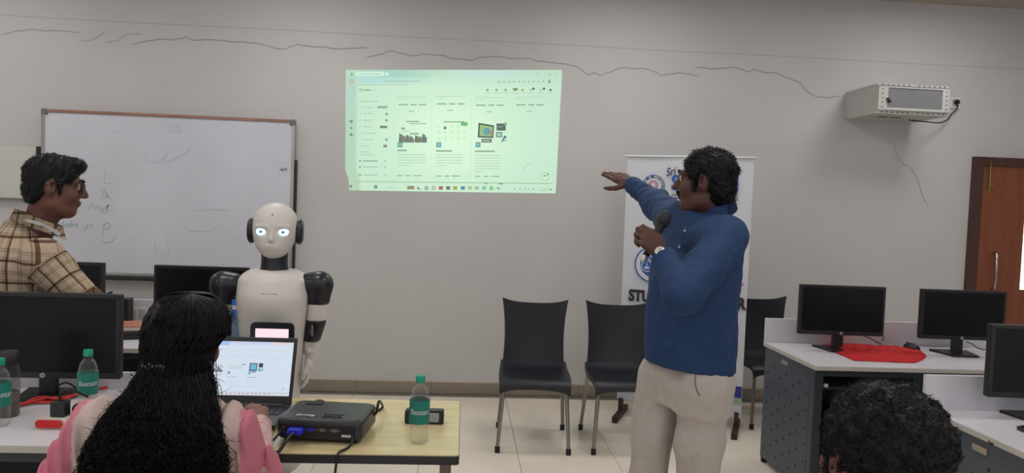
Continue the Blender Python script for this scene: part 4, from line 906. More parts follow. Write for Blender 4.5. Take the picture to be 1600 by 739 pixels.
MB().lathe([(.005, 0), (.005, .002)], 12, M4@Matrix.Translation((0, .088, ZC+.071))@Matrix.Rotation(-PI/2+.55, 4, 'X')).build('camera_lens', 'pupil', hd, world=True)
MB().lathe([(.072, 1.185), (.066, 1.205), (.06, 1.225), (.058, 1.255), (.06, 1.3), (.05, 1.33)], 28, M4).build('neck', 'robot_black', e, world=True)
S = newS((-.26, -.24, .3), (.26, .24, 1.24), .008)
S.loft([(.52, 0, 0, .115, .1), (.7, 0, 0, .128, .105), (.85, 0, .004, .138, .11), (1.0, 0, .01, .15, .12), (1.1, 0, .008, .158, .122), (1.17, 0, 0, .155, .108), (1.2, 0, -.005, .13, .09), (1.215, 0, -.008, .095, .075)], .0, pw=2.5)
S.ell((0, .055, 1.07), (.12, .08, .085), .05)
rmesh(S, 'torso_shell', 'robot_white', smooth=3)
mo = M4@Vector((0, .139, 1.115)); MB().box((-.034, 0, -.004), (.034, .004, .004), .002, M4@Matrix.Translation((0, .132, 1.118))).build('chest_slot', 'robot_slot', e, world=True)
S = newS((-.3, -.3, 0), (.3, .3, .56), .01); S.loft([(.1, 0, 0, .15, .14), (.15, 0, 0, .11, .1), (.285, 0, 0, .09, .085), (.3, 0, 0, .12, .11), (.325, 0, 0, .142, .13), (.36, 0, 0, .15, .138), (.44, 0, 0, .138, .125), (.54, 0, 0, .114, .1)], 0, pw=2.2); rmesh(S, 'lower_body', 'robot_white', smooth=2)
S = newS((-.3, -.3, .015), (.3, .3, .14), .01); S.loft([(.03, 0, 0, .21, .2), (.06, 0, 0, .225, .215), (.12, 0, 0, .215, .205)], 0); rmesh(S, 'wheel_base', 'robot_black', smooth=1)
for a_ in range(4): MB().lathe([(.03, -.012), (.03, .012)], 16, M4@Matrix.Translation((.14*math.cos(a_*PI/2+.8), .14*math.sin(a_*PI/2+.8), .03))@Matrix.Rotation(PI/2, 4, 'Y')).build('wheel', 'rubber', e, world=True)
# arms: px based joints at the robot's depth, image right is s=+1
JT = {1: [(500, 448), (497, 474), (494, 500), (490, 516), (487, 532), (485, 560), (482, 575)], -1: [(349, 448), (349, 474), (350, 492), (350, 508), (351, 524), (354, 552), (357, 572)]}
for s_, J in JT.items():
    P_ = [np.array(U(px, py, RY+.0)) for px, py in J]
    S = SDF(P_[0]-.16, P_[0]+.16, .006); S.cone(P_[0]+np.array((.0, 0, .012)), P_[1], .057, .05, .02).cone(P_[0]+np.array((-.045*s_, 0, .014)), P_[0]+np.array((0, 0, .01)), .05, .055, .02); S.plane(P_[1], (0, 0, -1)); arm = obj('shoulder', S.mesh('shoulder', 2), 'robot_black', e, world=True)
    S = SDF(P_[1]-.13, P_[2]+.12, .006); S.cone(P_[1]+np.array((0, 0, .01)), P_[2], .0475, .045, .01); S.plane(P_[1], (0, 0, 1)); S.plane(P_[2], (0, 0, -1)); obj('upper_arm_band', S.mesh('band', 1), 'robot_white', e, world=True)
    S = SDF(P_[3]-.14, P_[3]+.14, .006); S.cone(P_[2]+np.array((0, 0, .0)), P_[4]+np.array((0, 0, .005)), .046, .038, .01); S.plane(P_[2], (0, 0, 1)); S.plane(P_[4], (0, 0, -1)); S.ell(P_[3]+np.array((0, -.05, .012)), (.022, .02, .03), .01, 's'); el = obj('elbow', S.mesh('elbow', 1), 'robot_black', e, world=True)
    MB().tube([P_[3]+np.array((0, -.035, -.02)), P_[3]+np.array((0, -.035, .03))], .006, 8).build('elbow_rod', 'chrome', el, world=True)
    S = SDF(P_[5]-.16, P_[5]+.17, .005); S.chain([P_[4]+np.array((0, 0, .012)), P_[4]+(P_[5]-P_[4])*.5+np.array((0, 0, 0)), P_[5]], [.036, .03, .021], .015); S.ell(P_[4]+np.array((.0, -.04, -.02)), (.02, .02, .022), .01, 's'); S.ell(P_[5], (.02, .024, .02), .01); S.plane(P_[4]+np.array((0, 0, -.002)), (0, 0, 1)); obj('forearm', S.mesh('forearm', 1), 'robot_white', e, world=True)
    w_ = P_[5]; q = P_[6]; S = SDF(q-.13, q+.1, .0032); S.ell((w_+q)/2, (.021, .034, .04), .01)
    for k_ in range(4):
        b0 = q+np.array((0, -.026+.017*k_, -.012)); S.chain([b0, b0+np.array((-.004*s_, -.002, -.032)), b0+np.array((-.012*s_, 0, -.058)), b0+np.array((-.022*s_, 0, -.072+.006*(k_ == 3)))], [.0082, .0076, .0068, .0058], .003)
    S.chain([(w_+q)/2+np.array((0, -.024, .006)), q+np.array((-.008*s_, -.046, -.012)), q+np.array((-.014*s_, -.05, -.038))], [.01, .0085, .0065], .006); obj('hand', S.mesh('hand', 1), 'robot_white', e, world=True)
# tablet on the belly
tb = empty('tablet', U(426, 530, 3.22), 0, 'black tablet with a pale pink screen in front of the robot', 'tablet'); c_ = tb.location.copy()
tl = U(392, 503, 3.22); tr = U(460, 503, 3.22); tw = tr.x-tl.x; th = .145; m_ = MB(); m_.prism(rrect(tw, th, .02), .014, Matrix.Translation((0, .007, -th/2))@Matrix.Rotation(PI/2, 4, 'X')); tb.location = ((tl.x+tr.x)/2, 3.22, tl.z)
obj('tablet_body', fixn(m_.mesh('tab')), 'robot_black', tb); box('tablet_screen', (-tw/2+.022, -.0085, -th+.02), (tw/2-.022, -.0065, -.026), 'tablet_screen', tb)
box('mount_plate', (-.025, .006, -.11), (.025, .075, -.06), 'robot_joint', tb, .004)
# paper tag hanging at the side of the torso
p = U(368, 482, 3.33); tg = empty('name_tag', p, 0, 'blue and white paper tag between the torso and arm of the robot', 'tag')
box('tag_card', (-.016, -.002, -.028), (.014, .001, .04), 'tag_blue', tg, .001); box('tag_print', (-.013, -.0035, -.004), (.011, -.002, .014), 'paper_white', tg); box('tag_sleeve', (-.015, -.001, -.16), (.022, .001, -.028), 'tag_sleeve', tg)

# ------------------------------------------------------------------ people: shared pieces
mat('skin_dark', srgb(98, 64, 52), .5, var=.08, scale=30, bump=.05, bscale=300, spec=.35); mat('skin_darker', srgb(84, 54, 46), .5, var=.08, scale=30, bump=.05, bscale=300, spec=.35); mat('skin_warm', srgb(120, 76, 58), .5, var=.08, scale=30, spec=.35)
mat('hair_black', srgb(15, 14, 17), .5, var=.25, scale=60, spec=.22); mat('eye_white', srgb(200, 196, 190), .3); mat('eye_dark', srgb(20, 14, 12), .2); mat('lip', srgb(92, 54, 50), .45)
mat('shirt_blue', srgb(10, 50, 92), .75, var=.1, scale=40, bump=.08, bscale=500); mat('trouser_beige', srgb(178, 170, 163), .8, var=.06, scale=30, bump=.08, bscale=400); mat('pocket_shade', srgb(120, 110, 102), .8); mat('button', srgb(150, 156, 170), .4); mat('shoe_black', srgb(24, 22, 22), .4); mat('trouser_dark', srgb(44, 46, 54), .8)
mat('watch_steel', srgb(196, 188, 176), .25, .9); mat('watch_dial', srgb(206, 202, 194), .35); mat('thread_green', srgb(88, 104, 40), .7); mat('thread_gold', srgb(176, 140, 60), .6); mat('mic_black', srgb(24, 24, 28), .45, var=.1); mat('mic_mesh', srgb(38, 38, 44), .5, .3, var=.4, scale=260, bump=.6, bscale=300); mat('mic_silver', srgb(196, 192, 186), .3, .7)
mat('lanyard', srgb(206, 206, 206), .6, var=.1, scale=60); mat('lanyard_blue', srgb(60, 96, 160), .6); mat('glasses_frame', srgb(24, 22, 24), .35); MATS['lens_clear'] = clear_mat('lens_clear', (.9, .92, .92, 1), .4)
mat('kameez_pink', srgb(196, 118, 134), .8, var=.12, scale=40, bump=.1, bscale=300); mat('sleeve_print', srgb(196, 160, 158), .8, var=.28, scale=46); mat('hair_clip', srgb(70, 66, 72), .35, .5); mat('earring', srgb(46, 44, 48), .3, .7); mat('shirt_grey', srgb(96, 98, 106), .8, var=.08)
def head(S, R, c, sc=1., nose=1.):
    S.frame(R, c, sc)
    S.ell((0, -.012, .035), (.077, .097, .083), .02).ell((0, .028, -.04), (.062, .066, .078), .03).ell((0, .062, -.098), (.028, .026, .022), .03)
    for s in (-1, 1):
        S.ell((s*.042, .058, -.03), (.026, .03, .028), .025); S.cone((s*.012, .094, .03), (s*.05, .078, .028), .011, .009, .015)
        S.ell((s*.032, .098, .009), (.019, .016, .0125), .01, 's'); S.ell((s*.032, .08, .009), (.0165, .0135, .0125), .004)
        S.ell((s*.078, -.008, -.004), (.011, .022, .034), .008, R=rotm(s*-.35)); S.ell((s*.083, -.002, .002), (.006, .012, .018), .004, 's', R=rotm(s*-.35)); S.cone((s*.055, -.0, -.075), (s*.03, .06, -.1), .022, .02, .03)
    S.cone((0, .094, .018), (0, .114*nose, -.024), .0085, .0135, .014).ell((-.013, .1, -.028), (.0095, .011, .009), .008).ell((.013, .1, -.028), (.0095, .011, .009), .008)
    S.ell((0, .093, -.056), (.025, .011, .0065), .006).ell((0, .091, -.0665), (.021, .0115, .0075), .006).cone((-.022, .106, -.061), (.022, .106, -.061), .0018, .0018, .002, 's')
def neck(S, R, c, sc, base, r=.056): S.frame(R, c, sc); a = S.w((0, -.018, -.05)); S.frame(); S.cone(a, base, r*sc, r*1.12, .035)
def face_bits(R, c, sc, parent, brow='hair_black', moust=False):
    M_ = Matrix(np.array(R)).to_4x4(); M_.translation = c
    for s in (-1, 1):
        S = SDF(np.array(c)-.17, np.array(c)+.17, .004); m_ = MB()
        m_.lathe([(.0, -.0148), (.006, -.0136), (.0105, -.0105), (.0148, 0), (.0105, .0105), (.006, .0136), (0, .0148)], 16, M_@Matrix.Scale(sc, 4)@Matrix.Translation((s*.032, .0805, .009))); ey = m_.build('eye', 'eye_white', parent, world=True)
        MB().lathe([(.0066, 0), (.0055, .0012), (0, .0016)], 14, M_@Matrix.Scale(sc, 4)@Matrix.Translation((s*.032, .0942, .009))@Matrix.Rotation(-PI/2, 4, 'X')).build('iris', 'eye_dark', ey, world=True)
        MB().tube([M_@(Vector(q)*sc) for q in ((s*.013, .1045, .031), (s*.03, .099, .038), (s*.052, .082, .034))], [.004*sc, .0045*sc, .002*sc], 6).build('eyebrow', brow, parent, world=True)
    if moust: MB().tube([M_@(Vector(q)*sc) for q in ((-.03, .094, -.058), (-.015, .103, -.047), (0, .106, -.044), (.015, .103, -.047), (.03, .094, -.058))], [.003*sc, .006*sc, .006*sc, .006*sc, .003*sc], 8).build('moustache', brow, parent, world=True)
def hand(S, wrist, d, n, s, curl, sc=1., thumb=None, spread=.0):
    """d to the fingertips, n out of the palm, s towards the thumb"""
    w = np.array(wrist, float); d = np.array(d, float); d /= np.linalg.norm(d); s = np.array(s, float); s -= d*(s@d); s /= np.linalg.norm(s); n = np.array(n, float); n -= d*(n@d)+s*(n@s); n /= np.linalg.norm(n)
    S.frame(); LN = ((.042, .025, .02), (.046, .029, .021), (.042, .027, .02), (.033, .02, .018)); KN = (.088, .092, .087, .078)
    for i in range(4):
        off = (.030-.02*i)*sc; k = w+d*KN[i]*sc+s*off; S.cone(w+d*.01*sc+s*off*.55, k, .0155*sc, .0115*sc, .012)
        a = 0.; p = k; r0 = (.0098, .01, .0095, .0085)[i]*sc; dd = d+s*spread*(1.5-i)
        dd = dd/np.linalg.norm(dd)
        for j in range(3):
            a += curl[i][j] if isinstance(curl[i], (list, tuple)) else curl[i]
            q = p+(dd*math.cos(a)+n*math.sin(a))*LN[i][j]*sc; S.cone(p, q, r0*(1-.08*j), r0*(.94-.08*j), .004); p = q
    S.ell(w+d*.045*sc+s*.018*sc+n*.008*sc, np.array((.02, .02, .02))*sc, .015)
    t = thumb or ((.6, .6, .35), (.9, .2, .4), (.95, .0, .35)); p = w+d*.024*sc+s*.026*sc+n*.006*sc; L_ = (.042, .032, .026)
    for j in range(3):
        v = d*t[j][0]+s*t[j][1]+n*t[j][2]; q = p+v/np.linalg.norm(v)*L_[j]*sc; S.cone(p, q, (.0145, .0115, .0105)[j]*sc, (.012, .0108, .0088)[j]*sc, .008); p = q
def curls(me, n, ln, amp, seed, r=.0011, up=None, zmin=None):           # short curly strands rooted on a hair mesh
    rg = np.random.default_rng(seed); V = verts_of(me); N = np.empty(len(V)*3); me.vertex_normals.foreach_get('vector', N); N = N.reshape(-1, 3)
    ok_ = np.arange(len(V)) if zmin is None else np.flatnonzero(V[:, 2] < zmin); idx = ok_[rg.integers(0, len(ok_), n)]; P0 = V[idx]; N0 = N[idx]; t = np.cross(N0, rg.normal(size=(n, 3))); t /= np.maximum(np.linalg.norm(t, axis=1, keepdims=True), 1e-6); b = np.cross(N0, t)
    K = 9; k = np.linspace(0, 1, K)[None, :, None]; ph = rg.uniform(0, 6.28, (n, 1, 1)); tw = rg.uniform(3, 7, (n, 1, 1)); L_ = ln*rg.uniform(.5, 1.3, (n, 1, 1))
    P = P0[:, None]-N0[:, None]*.003+N0[:, None]*k*L_*.45+t[:, None]*(k*L_*.7+amp*np.sin(ph+tw*k))+b[:, None]*amp*np.cos(ph+tw*k)-b[:, None]*amp*np.cos(ph)
    return strands_mesh('c', P, r)
def mesh_vq(me):
    V = verts_of(me); q = np.empty(len(me.loops), np.int32); me.loops.foreach_get('vertex_index', q); return V, q.reshape(-1, 4)

# ------------------------------------------------------------------ the presenter in the blue shirt
MY = 2.85
f2 = np.array((-.8, -.6)); ya = math.atan2(f2[1], f2[0])-PI/2; Rb = rotm(ya)              # body frame: +y forward, +x to his right
def W3(px, py, y): return np.array(U(px, py, y))
bc = U(1082, 500, MY); b0 = np.array((bc.x, MY, 0)); e = empty('person', b0, 0, 'standing man in a blue shirt and beige trousers pointing at the projected picture', 'person')
RS = W3(1056, 347, 2.99); RE = W3(1026, 319, 3.24); RW = W3(988, 287, 3.46)
LSh = W3(1136, 372, 2.68); LE = W3(1066, 462, 2.5); LW = W3(1036, 398, 2.66)
hf = np.array((-.86, .5, -.03)); hy = math.atan2(hf[1], hf[0])-PI/2; Rh = rotm(hy, .03); HC = W3(1103, 284, MY+.0); HS = 1.03
NB = W3(1114, 345, MY+.01)
S = SDF((.4, 2.35, .0), (1.35, 3.75, 1.86), .0055)
head(S, Rh, HC, HS); neck(S, Rh, HC, HS, NB, .057); S.frame(Rb, b0)
S.loft([(.86, 0, 0, .13, .09), (1.1, 0, .01, .13, .1), (1.38, 0, 0, .14, .085), (1.46, 0, 0, .09, .06)], .03); S.frame()
for A in ((RS, RE, RW), (LSh, LE, LW)): S.chain(list(A), [.05, .038, .028], .02)
hip = np.array((b0[0]-.03, b0[1], .9)); kn = W3(1093, 690, 2.79); knr = W3(1017, 690, 2.94)
LF = np.array((kn[0]+.03, 2.8, .07)); RF = np.array((knr[0]+.0, 2.97, .07)); LH = hip+Rb@np.array((-.09, 0, 0)); RH = hip+Rb@np.array((.09, 0, 0))
S.chain([LH, kn, LF], [.07, .05, .04], .02); S.chain([RH, knr, RF], [.07, .05, .04], .02)
hd_ = W3(965, 281, 3.55)-RW; fwd = W3(945, 266, 3.6)-RW
hand(S, RW, fwd, (0, .5, -1), np.array((-.6, -.6, -.62)), [(.0, .05, .05), (.04, .08, .08), (.1, .12, .12), (.16, .2, .15)], 1.0, ((.55, .9, .1), (.85, .6, .1), (1, .4, .1)), .0)
mb0 = W3(1004, 409, 2.70); mb1 = W3(1040, 337, 2.74); ma = mb1-mb0; ma /= np.linalg.norm(ma)
md = W3(1006, 366, 2.66)-LW; hand(S, LW+(md/np.linalg.norm(md))*.005, md, (.12, 1, 0), ma, [(.85, 1.25, .9)]*4, 1.0, ((.55, .55, .7), (.3, .3, 1), (-.5, .15, .9)))
body = obj('body', S.mesh('body', 1), 'skin_darker', e, world=True); face_bits(Rh, Vector(HC), HS, body, moust=True)
# hair
S = SDF(HC-.2, HC+.2, .0045); S.frame(Rh, HC, HS); S.ell((0, -.014, .04), (.0865, .104, .09), .02).ell((0, -.052, -.03), (.072, .06, .068), .02)
for s in (-1, 1): S.cone((s*.079, .02, .02), (s*.073, .026, -.035), .011, .006, .012); S.ell((s*.092, .0, -.012), (.022, .021, .04), .008, 's')
S.ell((0, .118, -.01), (.1, .075, .082), .012, 's'); S.ell((0, .04, -.09), (.1, .075, .085), .012, 's')
S.frame(); S.warp(ripple(11, 210, .0035, 9)); hm = S.mesh('hair', 0); V, Q = mesh_vq(hm); hm = join_np('hair', [(V, Q), curls(hm, 2600, .02, .0035, 12, .0011)]); obj('hair', hm, 'hair_black', e, world=True)
# shirt
S = SDF((.45, 2.3, .82), (1.35, 3.6, 1.82), .0065); S.frame(Rb, b0)
S.loft([(.84, .005, .0, .178, .152), (.92, .0, .006, .182, .162), (1.02, 0, .014, .182, .165), (1.15, 0, .012, .186, .158), (1.28, 0, .004, .192, .145), (1.38, 0, -.004, .186, .125), (1.45, 0, -.008, .145, .098), (1.51, 0, -.014, .095, .08), (1.545, 0, -.018, .07, .068)], .02)
S.frame(); S.chain([RS, RE, RW-(RW-RE)*.06], [.076, .058, .039], .05); S.chain([LSh, LE], [.08, .066], .05); S.chain([LE, LW-(LW-LE)*.12], [.068, .046], .012)
S.ell(LSh+np.array((-.03, .05, -.005)), (.09, .09, .07), .06); S.ell(RS+np.array((.03, -.04, .0)), (.09, .09, .075), .06)
uw = (RW-RE)/np.linalg.norm(RW-RE); ul = (LW-LE)/np.linalg.norm(LW-LE)
S.warp(ripple(21, 46, .0038, 8, (1, 1, .8))); S.warp(ripple(22, 110, .0012, 8))
def folds(a, b, k, amp):                                                # ring folds along a sleeve
    ab = b-a; L_ = np.linalg.norm(ab); u_ = ab/L_
    def fn(X, Y, Z):
        t = (X-a[0])*u_[0]+(Y-a[1])*u_[1]+(Z-a[2])*u_[2]; rx = (X-a[0]-t*u_[0])**2+(Y-a[1]-t*u_[1])**2+(Z-a[2]-t*u_[2])**2
        return amp*np.sin(t*k*.7+22*(X+Z)+2.5*np.sin(Y*31+X*19)+1.5*np.sin(Z*47))*(.55+.45*np.sin(t*23+X*30))*np.exp(-rx/.012)*np.clip((t+.03)/.06, 0, 1)*np.clip((L_+.04-t)/.07, 0, 1)
    return fn
S.warp(folds(RE, RW, 150, .0045)); S.warp(folds(LE, LW, 150, .004)); S.warp(folds(LSh, LE, 75, .0045)); S.warp(folds(RS, RE, 100, .004))
S.plane((0, 0, 1.0136), (-.082, 0, -1))
sh = obj('shirt', S.mesh('shirt', 1), 'shirt_blue', e, world=True)
def collar(R, c, r, h, mt, parent, open_=.5, tilt=.35, flare=.014, sy=1.1):   # folded shirt collar around the neck, open at the front
    m_ = MB(); n = 30; G = []
    for z, rr in ((-.004, r+.004), (h*.6, r+.001), (h, r+.002), (h*.95, r+.007), (h*.4, r+flare), (-.012, r+flare+.008)):
        row = []
        for i in range(n+1):
            a = PI/2+open_/2+(2*PI-open_)*i/n; ft = max(0, math.sin(a)); p = np.array((rr*math.cos(a), rr*sy*math.sin(a), z-tilt*rr*math.sin(a)*.9-(.012*ft**6 if z < .03 else 0))); row.append(Vector(R@p+c))
        G.append(row)
    m_.grid(G); m_.grid(G, flip=True); return m_.build('collar', mt, parent, world=True)
collar(Rb@rotm(.0), W3(1116, 329, 2.86), .067, .042, 'shirt_blue', sh, .8, .5, .011)
bv = bvh_of(sh.data)
for px, py in ((1071, 361), (1062, 386)):
    h = snap(bv, px, py, .001)
    if h: M_ = h[1].to_track_quat('Z', 'Y').to_matrix().to_4x4(); M_.translation = h[0]; MB().lathe([(.0055, 0), (.0055, .003)], 12, M_).build('button', 'button', sh, world=True)
def surf_line(bv, pts, r, name, mt, parent, off=.0):                    # a seam that follows the cloth
    P = []
    for i in range(len(pts)-1):
        for t in np.linspace(0, 1, 7)[:-1 if i < len(pts)-2 else None]:
            q = Vector(pts[i]).lerp(Vector(pts[i+1]), t); h = snap(bv, q.x, q.y, off)
            if h: P.append(h[0])
    if len(P) > 2: return MB().tube(P, r, 6).build(name, mt, parent, world=True)
surf_line(bv, [(1078, 346), (1070, 366), (1060, 392)], .003, 'placket_edge', 'shirt_blue', sh)
# trousers
S = SDF((.5, 2.5, .03), (1.4, 3.25, 1.02), .008); S.frame(Rb, b0); S.loft([(.78, 0, 0, .168, .133), (.86, 0, 0, .172, .138), (.98, 0, 0, .16, .134)], .02); S.frame()
S.chain([LH+np.array((.0, 0, -.02)), kn+np.array((.0, 0, .0)), LF+np.array((0, 0, .02))], [.11, .086, .076], .045); S.chain([RH+np.array((0, 0, -.02)), knr, RF+np.array((0, 0, .02))], [.106, .084, .076], .012)
S.warp(ripple(31, 42, .0058, 8, (1, 1, .5))); S.warp(ripple(32, 95, .0014, 8)); S.plane((0, 0, .05), (0, 0, -1)); S.plane((0, 0, .97), (0, 0, 1))
tr_ = obj('trousers', S.mesh('trousers', 1), 'trouser_beige', e, world=True)
bv = bvh_of(tr_.data); surf_line(bv, [(1087, 585), (1086, 598), (1089, 610), (1093, 618)], .003, 'pocket_seam', 'pocket_shade', tr_); surf_line(bv, [(1035, 590), (1037, 605), (1041, 625)], .0025, 'fly_seam', 'trouser_beige', tr_)
for F_, rz in ((LF, .2), (RF, .1)):
    S = SDF(F_-np.array((.25, .25, .09)), F_+np.array((.25, .25, .12)), .007); S.frame(Rb@rotm(rz), F_*np.array((1, 1, 0))); S.ell((0, .07, .035), (.045, .11, .036), .03).ell((0, -.03, .05), (.04, .055, .05), .03); S.plane((0, 0, .002), (0, 0, -1)); obj('shoe', S.mesh('shoe', 1), 'shoe_black', e, world=True)
# watch and thread bracelet
wu = Vector(ul); wc = Vector(LW)-wu*.012; qd = wu.to_track_quat('Z', 'Y').to_matrix().to_4x4(); qd.translation = wc
wt = MB().lathe([(.034, -.009), (.0365, -.007), (.0365, .007), (.034, .009)], 28, qd).build('watch', 'watch_steel', e, world=True)
fc = (CAM-wc).normalized(); fc = (fc-wu*fc.dot(wu)).normalized(); fc = (fc+Vector((-.25, 0, .1))).normalized(); M_ = fc.to_track_quat('Z', 'Y').to_matrix().to_4x4(); M_.translation = wc+fc*.034
MB().lathe([(.0195, -.004), (.021, 0), (.021, .006), (.0175, .0085)], 26, M_).build('watch_case', 'watch_steel', wt, world=True); MB().lathe([(.0165, .0086), (.0165, .0092)], 24, M_).build('watch_dial', 'watch_dial', wt, world=True)
m_ = MB().box((-.0008, -.001, .0093), (.0008, .011, .0098), 0, M_).box((-.001, -.0008, .0093), (.008, .0008, .0098), 0, M_); m_.build('watch_hands', 'pupil', wt, world=True)
wu = Vector(uw); qd = wu.to_track_quat('Z', 'Y').to_matrix().to_4x4(); qd.translation = Vector(RW)-wu*.005
MB().lathe([(.034, -.005), (.037, 0), (.034, .005)], 24, qd).build('thread_bracelet', 'thread_green', e, world=True); qd2 = qd.copy(); qd2.translation = Vector(RW)+wu*.006; MB().lathe([(.031, -.003), (.034, 0), (.031, .003)], 24, qd2).build('bracelet', 'thread_gold', e, world=True)
# microphone in his hand
mv = Vector(ma); M_ = mv.to_track_quat('Z', 'Y').to_matrix().to_4x4(); M_.translation = Vector(mb0); ml = (Vector(mb1)-Vector(mb0)).length
mc = empty('microphone', mb0, 0, 'black handheld microphone with a silver end held by the presenter', 'microphone')
MB().lathe([(.0115, .022), (.0135, .05), (.0165, ml-.045), (.019, ml-.04)], 22, M_).build('handle', 'mic_black', mc, world=True); MB().lathe([(.0105, 0), (.012, .003), (.012, .024)], 20, M_).build('end_ring', 'mic_silver', mc, world=True)
MB().lathe([(.0195, ml-.042), (.024, ml-.036), (.0255, ml-.018), (.0225, ml+.006), (.014, ml+.018), (.0, ml+.021)], 24, M_).build('grille', 'mic_mesh', mc, world=True)
# ------------------------------------------------------------------ the man in the checked shirt
def plaid_mat(name):
    m = bpy.data.materials.new(name); m.use_nodes = True; nt = m.node_tree; N = nt.nodes; L = nt.links; b = N['Principled BSDF']; b.inputs['Roughness'].default_value = .85; b.inputs['Specular IOR Level'].default_value = .2
    at = N.new('ShaderNodeAttribute'); at.attribute_name = 'cloth'; sp = N.new('ShaderNodeSeparateXYZ'); L.new(at.outputs['Vector'], sp.inputs[0]); cols = []
    for k in range(2):
        mu = N.new('ShaderNodeMath'); mu.operation = 'MULTIPLY'; mu.inputs[1].default_value = 1/(.088 if k else .078); L.new(sp.outputs[k], mu.inputs[0]); fr = N.new('ShaderNodeMath'); fr.operation = 'FRACT'; L.new(mu.outputs[0], fr.inputs[0])
        rp = N.new('ShaderNodeValToRGB'); rp.color_ramp.interpolation = 'CONSTANT'; L.new(fr.outputs[0], rp.inputs[0]); E_ = rp.color_ramp.elements
        st = [(0, 1), (.10, .30), (.22, 1.0), (.27, .55), (.31, 1), (.55, .72), (.6, 1.0), (.66, .45), (.69, 1)]
        E_[0].position = 0; E_[0].color = (1, 1, 1, 1); E_[1].position = st[1][0]; E_[1].color = (.3, .22, .2, 1)
        for p_, v_ in st[2:]: el = E_.new(p_); el.color = (v_, v_*.93 if v_ < 1 else 1, v_*.9 if v_ < 1 else 1, 1)
        cols.append(rp)
    mx = N.new('ShaderNodeMix'); mx.data_type = 'RGBA'; mx.blend_type = 'MULTIPLY'; mx.inputs[0].default_value = 1; L.new(cols[0].outputs[0], mx.inputs[6]); L.new(cols[1].outputs[0], mx.inputs[7])
    m2 = N.new('ShaderNodeMix'); m2.data_type = 'RGBA'; m2.blend_type = 'MULTIPLY'; m2.inputs[0].default_value = 1; m2.inputs[6].default_value = srgb(176, 158, 136); L.new(mx.outputs[2], m2.inputs[7]); L.new(m2.outputs[2], b.inputs['Base Color'])
    MATS[name] = m
plaid_mat('checked_cotton')
e = empty('person', U(45, 430, 3.22)*1, 0, 'standing man in glasses and a beige checked shirt beside the whiteboard', 'person'); e.location.z = 0
CX = U(38, 430, 3.22).x; b0 = np.array((CX, 3.22, 0)); e.location = (CX, 3.22, 0)
f2 = np.array((.88, .47)); Rb = rotm(math.atan2(f2[1], f2[0])-PI/2); hf = np.array((.92, .4)); HC = W3(85, 291, 3.2); HS = 1.01; Rh = rotm(math.atan2(hf[1], hf[0])-PI/2, -.1); NB = W3(60, 358, 3.2)
RS = W3(68, 404, 3.05); RE = W3(136, 476, 3.07); RW = W3(104, 505, 3.3); LSh = W3(60, 392, 3.39); LE = W3(112, 482, 3.47); LW = W3(130, 512, 3.25)
S = SDF((-2.35, 2.9, .0), (-1.1, 3.75, 1.78), .006); head(S, Rh, HC, HS); neck(S, Rh, HC, HS, NB, .056); S.frame(Rb, b0); S.loft([(.85, 0, 0, .12, .08), (1.15, 0, 0, .12, .08), (1.3, 0, 0, .08, .06)], .03); S.frame()
S.chain([RS, RE, RW], [.045, .036, .027], .02); S.chain([LSh, LE, LW], [.045, .036, .027], .02)
hand(S, RW, (-.3, .8, .1), (-1, .2, -.3), (.1, .2, 1), [(.3, .5, .4)]*4); hand(S, LW, (-.2, -.6, -.1), (-1, .2, -.3), (.1, .2, 1), [(.3, .5, .4)]*4)
LF = b0+Rb@np.array((-.09, 0, .07)); RF = b0+Rb@np.array((.09, .02, .07)); hip = b0+np.array((0, 0, .86))
for F_ in (LF, RF): S.chain([hip*np.array((1, 1, 1))+(F_-b0)*np.array((1, 1, 0)), (F_+b0)/2*np.array((1, 1, 0))+(F_-b0)*np.array((.5, .5, 0))+np.array((0, 0, .48)), F_], [.065, .048, .04], .02)
body = obj('body', S.mesh('body', 1), 'skin_dark', e, world=True); face_bits(Rh, Vector(HC), HS, body)
S = SDF(HC-.2, HC+.2, .0045); S.frame(Rh, HC, HS); S.ell((0, -.012, .045), (.084, .106, .088), .02).ell((0, -.055, -.02), (.074, .058, .07), .02).ell((0, .07, .1), (.05, .035, .025), .03)
for s in (-1, 1): S.cone((s*.078, .024, .02), (s*.073, .028, -.03), .009, .005, .012); S.ell((s*.092, .002, -.008), (.022, .022, .042), .008, 's')
S.ell((0, .118, -.012), (.1, .066, .088), .012, 's'); S.ell((0, .04, -.09), (.1, .075, .085), .012, 's'); S.frame(); S.warp(ripple(41, 190, .0022, 9)); hm = S.mesh('hair', 0); V, Q = mesh_vq(hm); obj('hair', join_np('hair', [(V, Q), curls(hm, 2200, .018, .0015, 42, .0009)]), 'hair_black', e, world=True)
# glasses
M_ = Matrix(Rh).to_4x4(); M_.translation = HC; gl_ = empty('glasses', (0, 0, 0)); bpy.data.objects.remove(gl_); m_ = MB()
for s in (-1, 1):
    rr = [M_@(Vector((s*.034+.0245*math.cos(a)*(1 if abs(math.cos(a)) < .9 else .97), .107-.004*abs(math.cos(a)), .004+.018*math.sin(a)*1.05))*HS) for a in np.linspace(0, 2*PI, 25)]; m_.tube(rr, .0022, 6, False)
    m_.tube([M_@(Vector(q)*HS) for q in ((s*.058, .103, .012), (s*.077, .06, .014), (s*.083, -.004, .014), (s*.083, -.024, -.002))], .0022, 6)
m_.tube([M_@(Vector(q)*HS) for q in ((-.01, .108, .01), (0, .111, .013), (.01, .108, .01))], .002, 6); G_ = m_.build('glasses_frame', 'glasses_frame', e, world=True)
for s in (-1, 1): MB().add([M_@(Vector((s*.034+.023*math.cos(a), .1065, .004+.018*math.sin(a)))*HS) for a in np.linspace(0, 2*PI, 21)[:-1]], [tuple(range(20))]).build('lens', 'lens_clear', G_, world=True)
